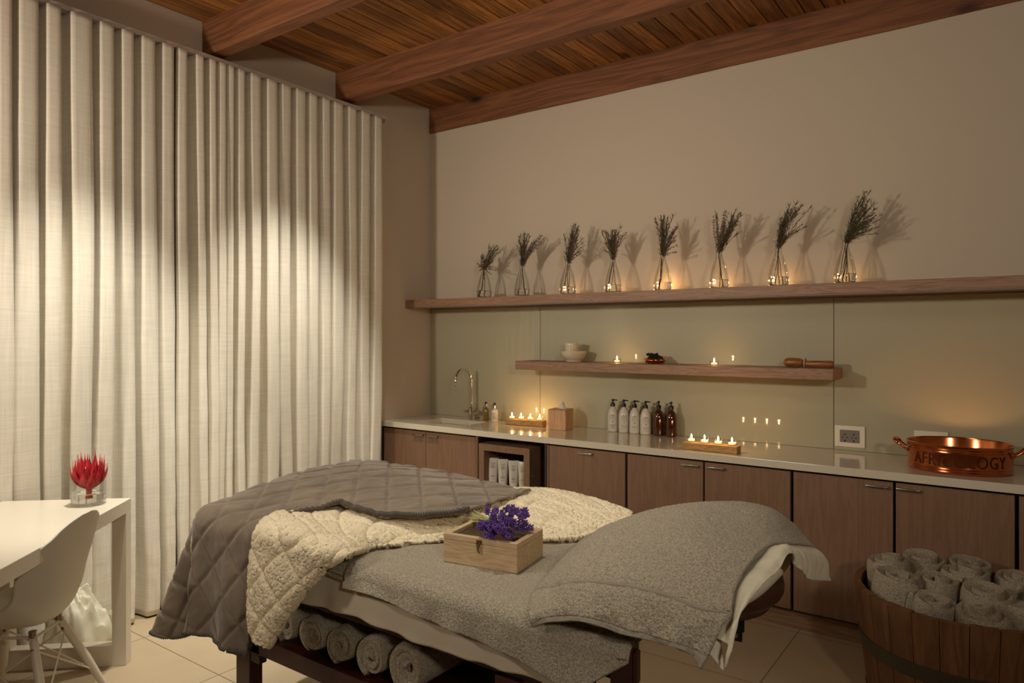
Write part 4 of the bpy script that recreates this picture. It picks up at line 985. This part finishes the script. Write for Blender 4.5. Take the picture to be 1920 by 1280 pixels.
for k in range(34):
    a = rnd.uniform(0, 2*PI); r = rnd.uniform(0, .011); T = tie+Vector((rnd.uniform(-.004, .004), r*math.cos(a), abs(r*math.sin(a))))
    tail = tie+Vector((-.072+rnd.uniform(-.012, .01), .020+rnd.uniform(-.022, .026), .004+rnd.uniform(-.016, .018))); tail.z = max(.003, tail.z)
    head = tie+Vector((.022+rnd.uniform(0, .085), -.050+rnd.uniform(-.062, .060), 0)); hz = rnd.random()**1.4; head.z = .012+hz*.070*(1-abs(head.y+.03)/.16)
    tube(bm, [tail, T, (T+head)/2+Vector((0, 0, .004)), head], [.0011, .0013, .0011, .0009], 5); ends.append((T, head))
obj('stems', bm, M['lavstem'], lv, True)
bm = bmesh.new(); 
for q in range(2): tube(bm, [tie+Vector((.004*q, .0135*math.cos(a), .006+.0135*math.sin(a))) for a in np.linspace(0, 2*PI, 16)], .0018, 8)
tube(bm, [tie+Vector((0, 0, .02)), tie+Vector((.012, .012, .03)), tie+Vector((.02, .02, .026))], .0015, 6); obj('tie', bm, M['green'], lv, True)
sp = bmesh.new()
for w_ in range(6):
    z = .0062*w_; rr = .0072*(1-.08*w_)*(1 if w_ else .7)
    for k in range(5):
        a = 2*PI*k/5+w_*.6; m_ = Matrix.Translation((rr*math.cos(a), rr*math.sin(a), z)) @ Matrix.Rotation(a, 4, 'Z') @ Matrix.Rotation(.8, 4, 'Y') @ Matrix.Diagonal((.0026, .0026, .0052, 1)); bmesh.ops.create_icosphere(sp, subdivisions=1, radius=1, matrix=m_)
sm_ = bpy.data.meshes.new('flower_spike'); sp.to_mesh(sm_); sp.free(); sm_.materials.append(M['lav'])
for T, hd2 in ends:
    o = bpy.data.objects.new('flower_spike', sm_); COL.objects.link(o); o.parent = lv; o.location = hd2; d = (hd2-T).normalized()
    o.rotation_euler = (d+Vector((rnd.uniform(-.25, .25), rnd.uniform(-.3, .3), rnd.uniform(-.1, .35)))).to_track_quat('Z', 'X').to_euler(); s_ = rnd.uniform(.95, 1.35); o.scale = (s_, s_, s_)

# ------------------------------------------------------------------ half barrel with rolled towels
bc2 = (3.755, -1.0); RB, HB = .385, .50
t = thing('half_barrel', 'dark oak half barrel with a grey metal hoop on the floor', 'barrel', (bc2[0], bc2[1], 0))
NS = 26
def rad(z): return RB*(.84+.16*min(1, (z/HB))**.85)
st_ = []
for k in range(NS):
    bm = bmesh.new(); a0 = 2*PI*k/NS+.0034; a1 = 2*PI*(k+1)/NS-.0034; R_ = []
    for z in np.linspace(.0, HB+.003*math.sin(k*2.3), 9):
        r = rad(z); q = []
        for a in (a0, (a0+a1)/2, a1): q.append(bm.verts.new((r*math.cos(a), r*math.sin(a), z)))
        for a in (a1, (a0+a1)/2, a0): q.append(bm.verts.new(((r-.026)*math.cos(a), (r-.026)*math.sin(a), z)))
        R_.append(q)
    for A1, B1 in zip(R_, R_[1:]):
        for i in range(6): bm.faces.new((A1[i], A1[(i+1) % 6], B1[(i+1) % 6], B1[i]))
    bm.faces.new(R_[-1]); bm.faces.new(R_[0][::-1])
    obj('stave', bm, M['barrel'], t, False)
obj('barrel_base', lathe(bmesh.new(), [(0, .03), (rad(.05)-.028, .03), (rad(.05)-.028, .05), (0, .05)], 48), M['barrel'], t)
for z0 in (.255, .03):
    bm = bmesh.new(); lathe(bm, [(rad(z0)+.0005, z0), (rad(z0)+.004, z0), (rad(z0+.055)+.004, z0+.055), (rad(z0+.055)+.0005, z0+.055)], 96); obj('hoop', bm, M['hoop'], t, True, 30)
def stand_roll(i, x, y, r, h, tilt, label):
    q = thing('rolled_towel', label, 'towel', (x, y, h), 0, 'rolled towels standing in the barrel')
    o = rolled('towel_roll', r, .30, 1.9+.25*(i % 3), i*2.1+1, 'Z', M['terryroll'], .022); o.parent = q; o.rotation_euler = (tilt[0], tilt[1], i*1.9)
    return q
bl_ = ['rolled grey towel at the left end of the barrel', 'rolled grey towel at the left front rim of the barrel', 'rolled grey towel with open swirl at the front rim', 'rolled grey towel at the front right rim, cut by the frame edge', 'rolled grey towel at the right side of the barrel, out of frame', 'rolled grey towel at the far right back of the barrel', 'rolled grey towel at the back right of the barrel', 'rolled grey towel at the back of the barrel, nearest the cabinets', 'rolled grey towel at the back left of the barrel',
       'rolled grey towel left of the centre of the barrel', 'rolled grey towel right of the centre of the barrel', 'rolled grey towel just behind the centre of the barrel']
BQ = [(bc2[0]+.254*math.cos(math.radians(208+40*k)), bc2[1]+.254*math.sin(math.radians(208+40*k)), .087) for k in range(9)]
BQ += [(bc2[0]+.10*math.cos(math.radians(200+120*k)), bc2[1]+.10*math.sin(math.radians(200+120*k)), .090) for k in range(3)]
for i, (x, y, r) in enumerate(BQ):
    stand_roll(i, x, y, r*1.0, .365+[.035, .0, .005, .0, .01, .02, .03, .04, .045, .02, .02, .035][i], (.13*math.sin(i*2), .13*math.cos(i*3)), bl_[i])
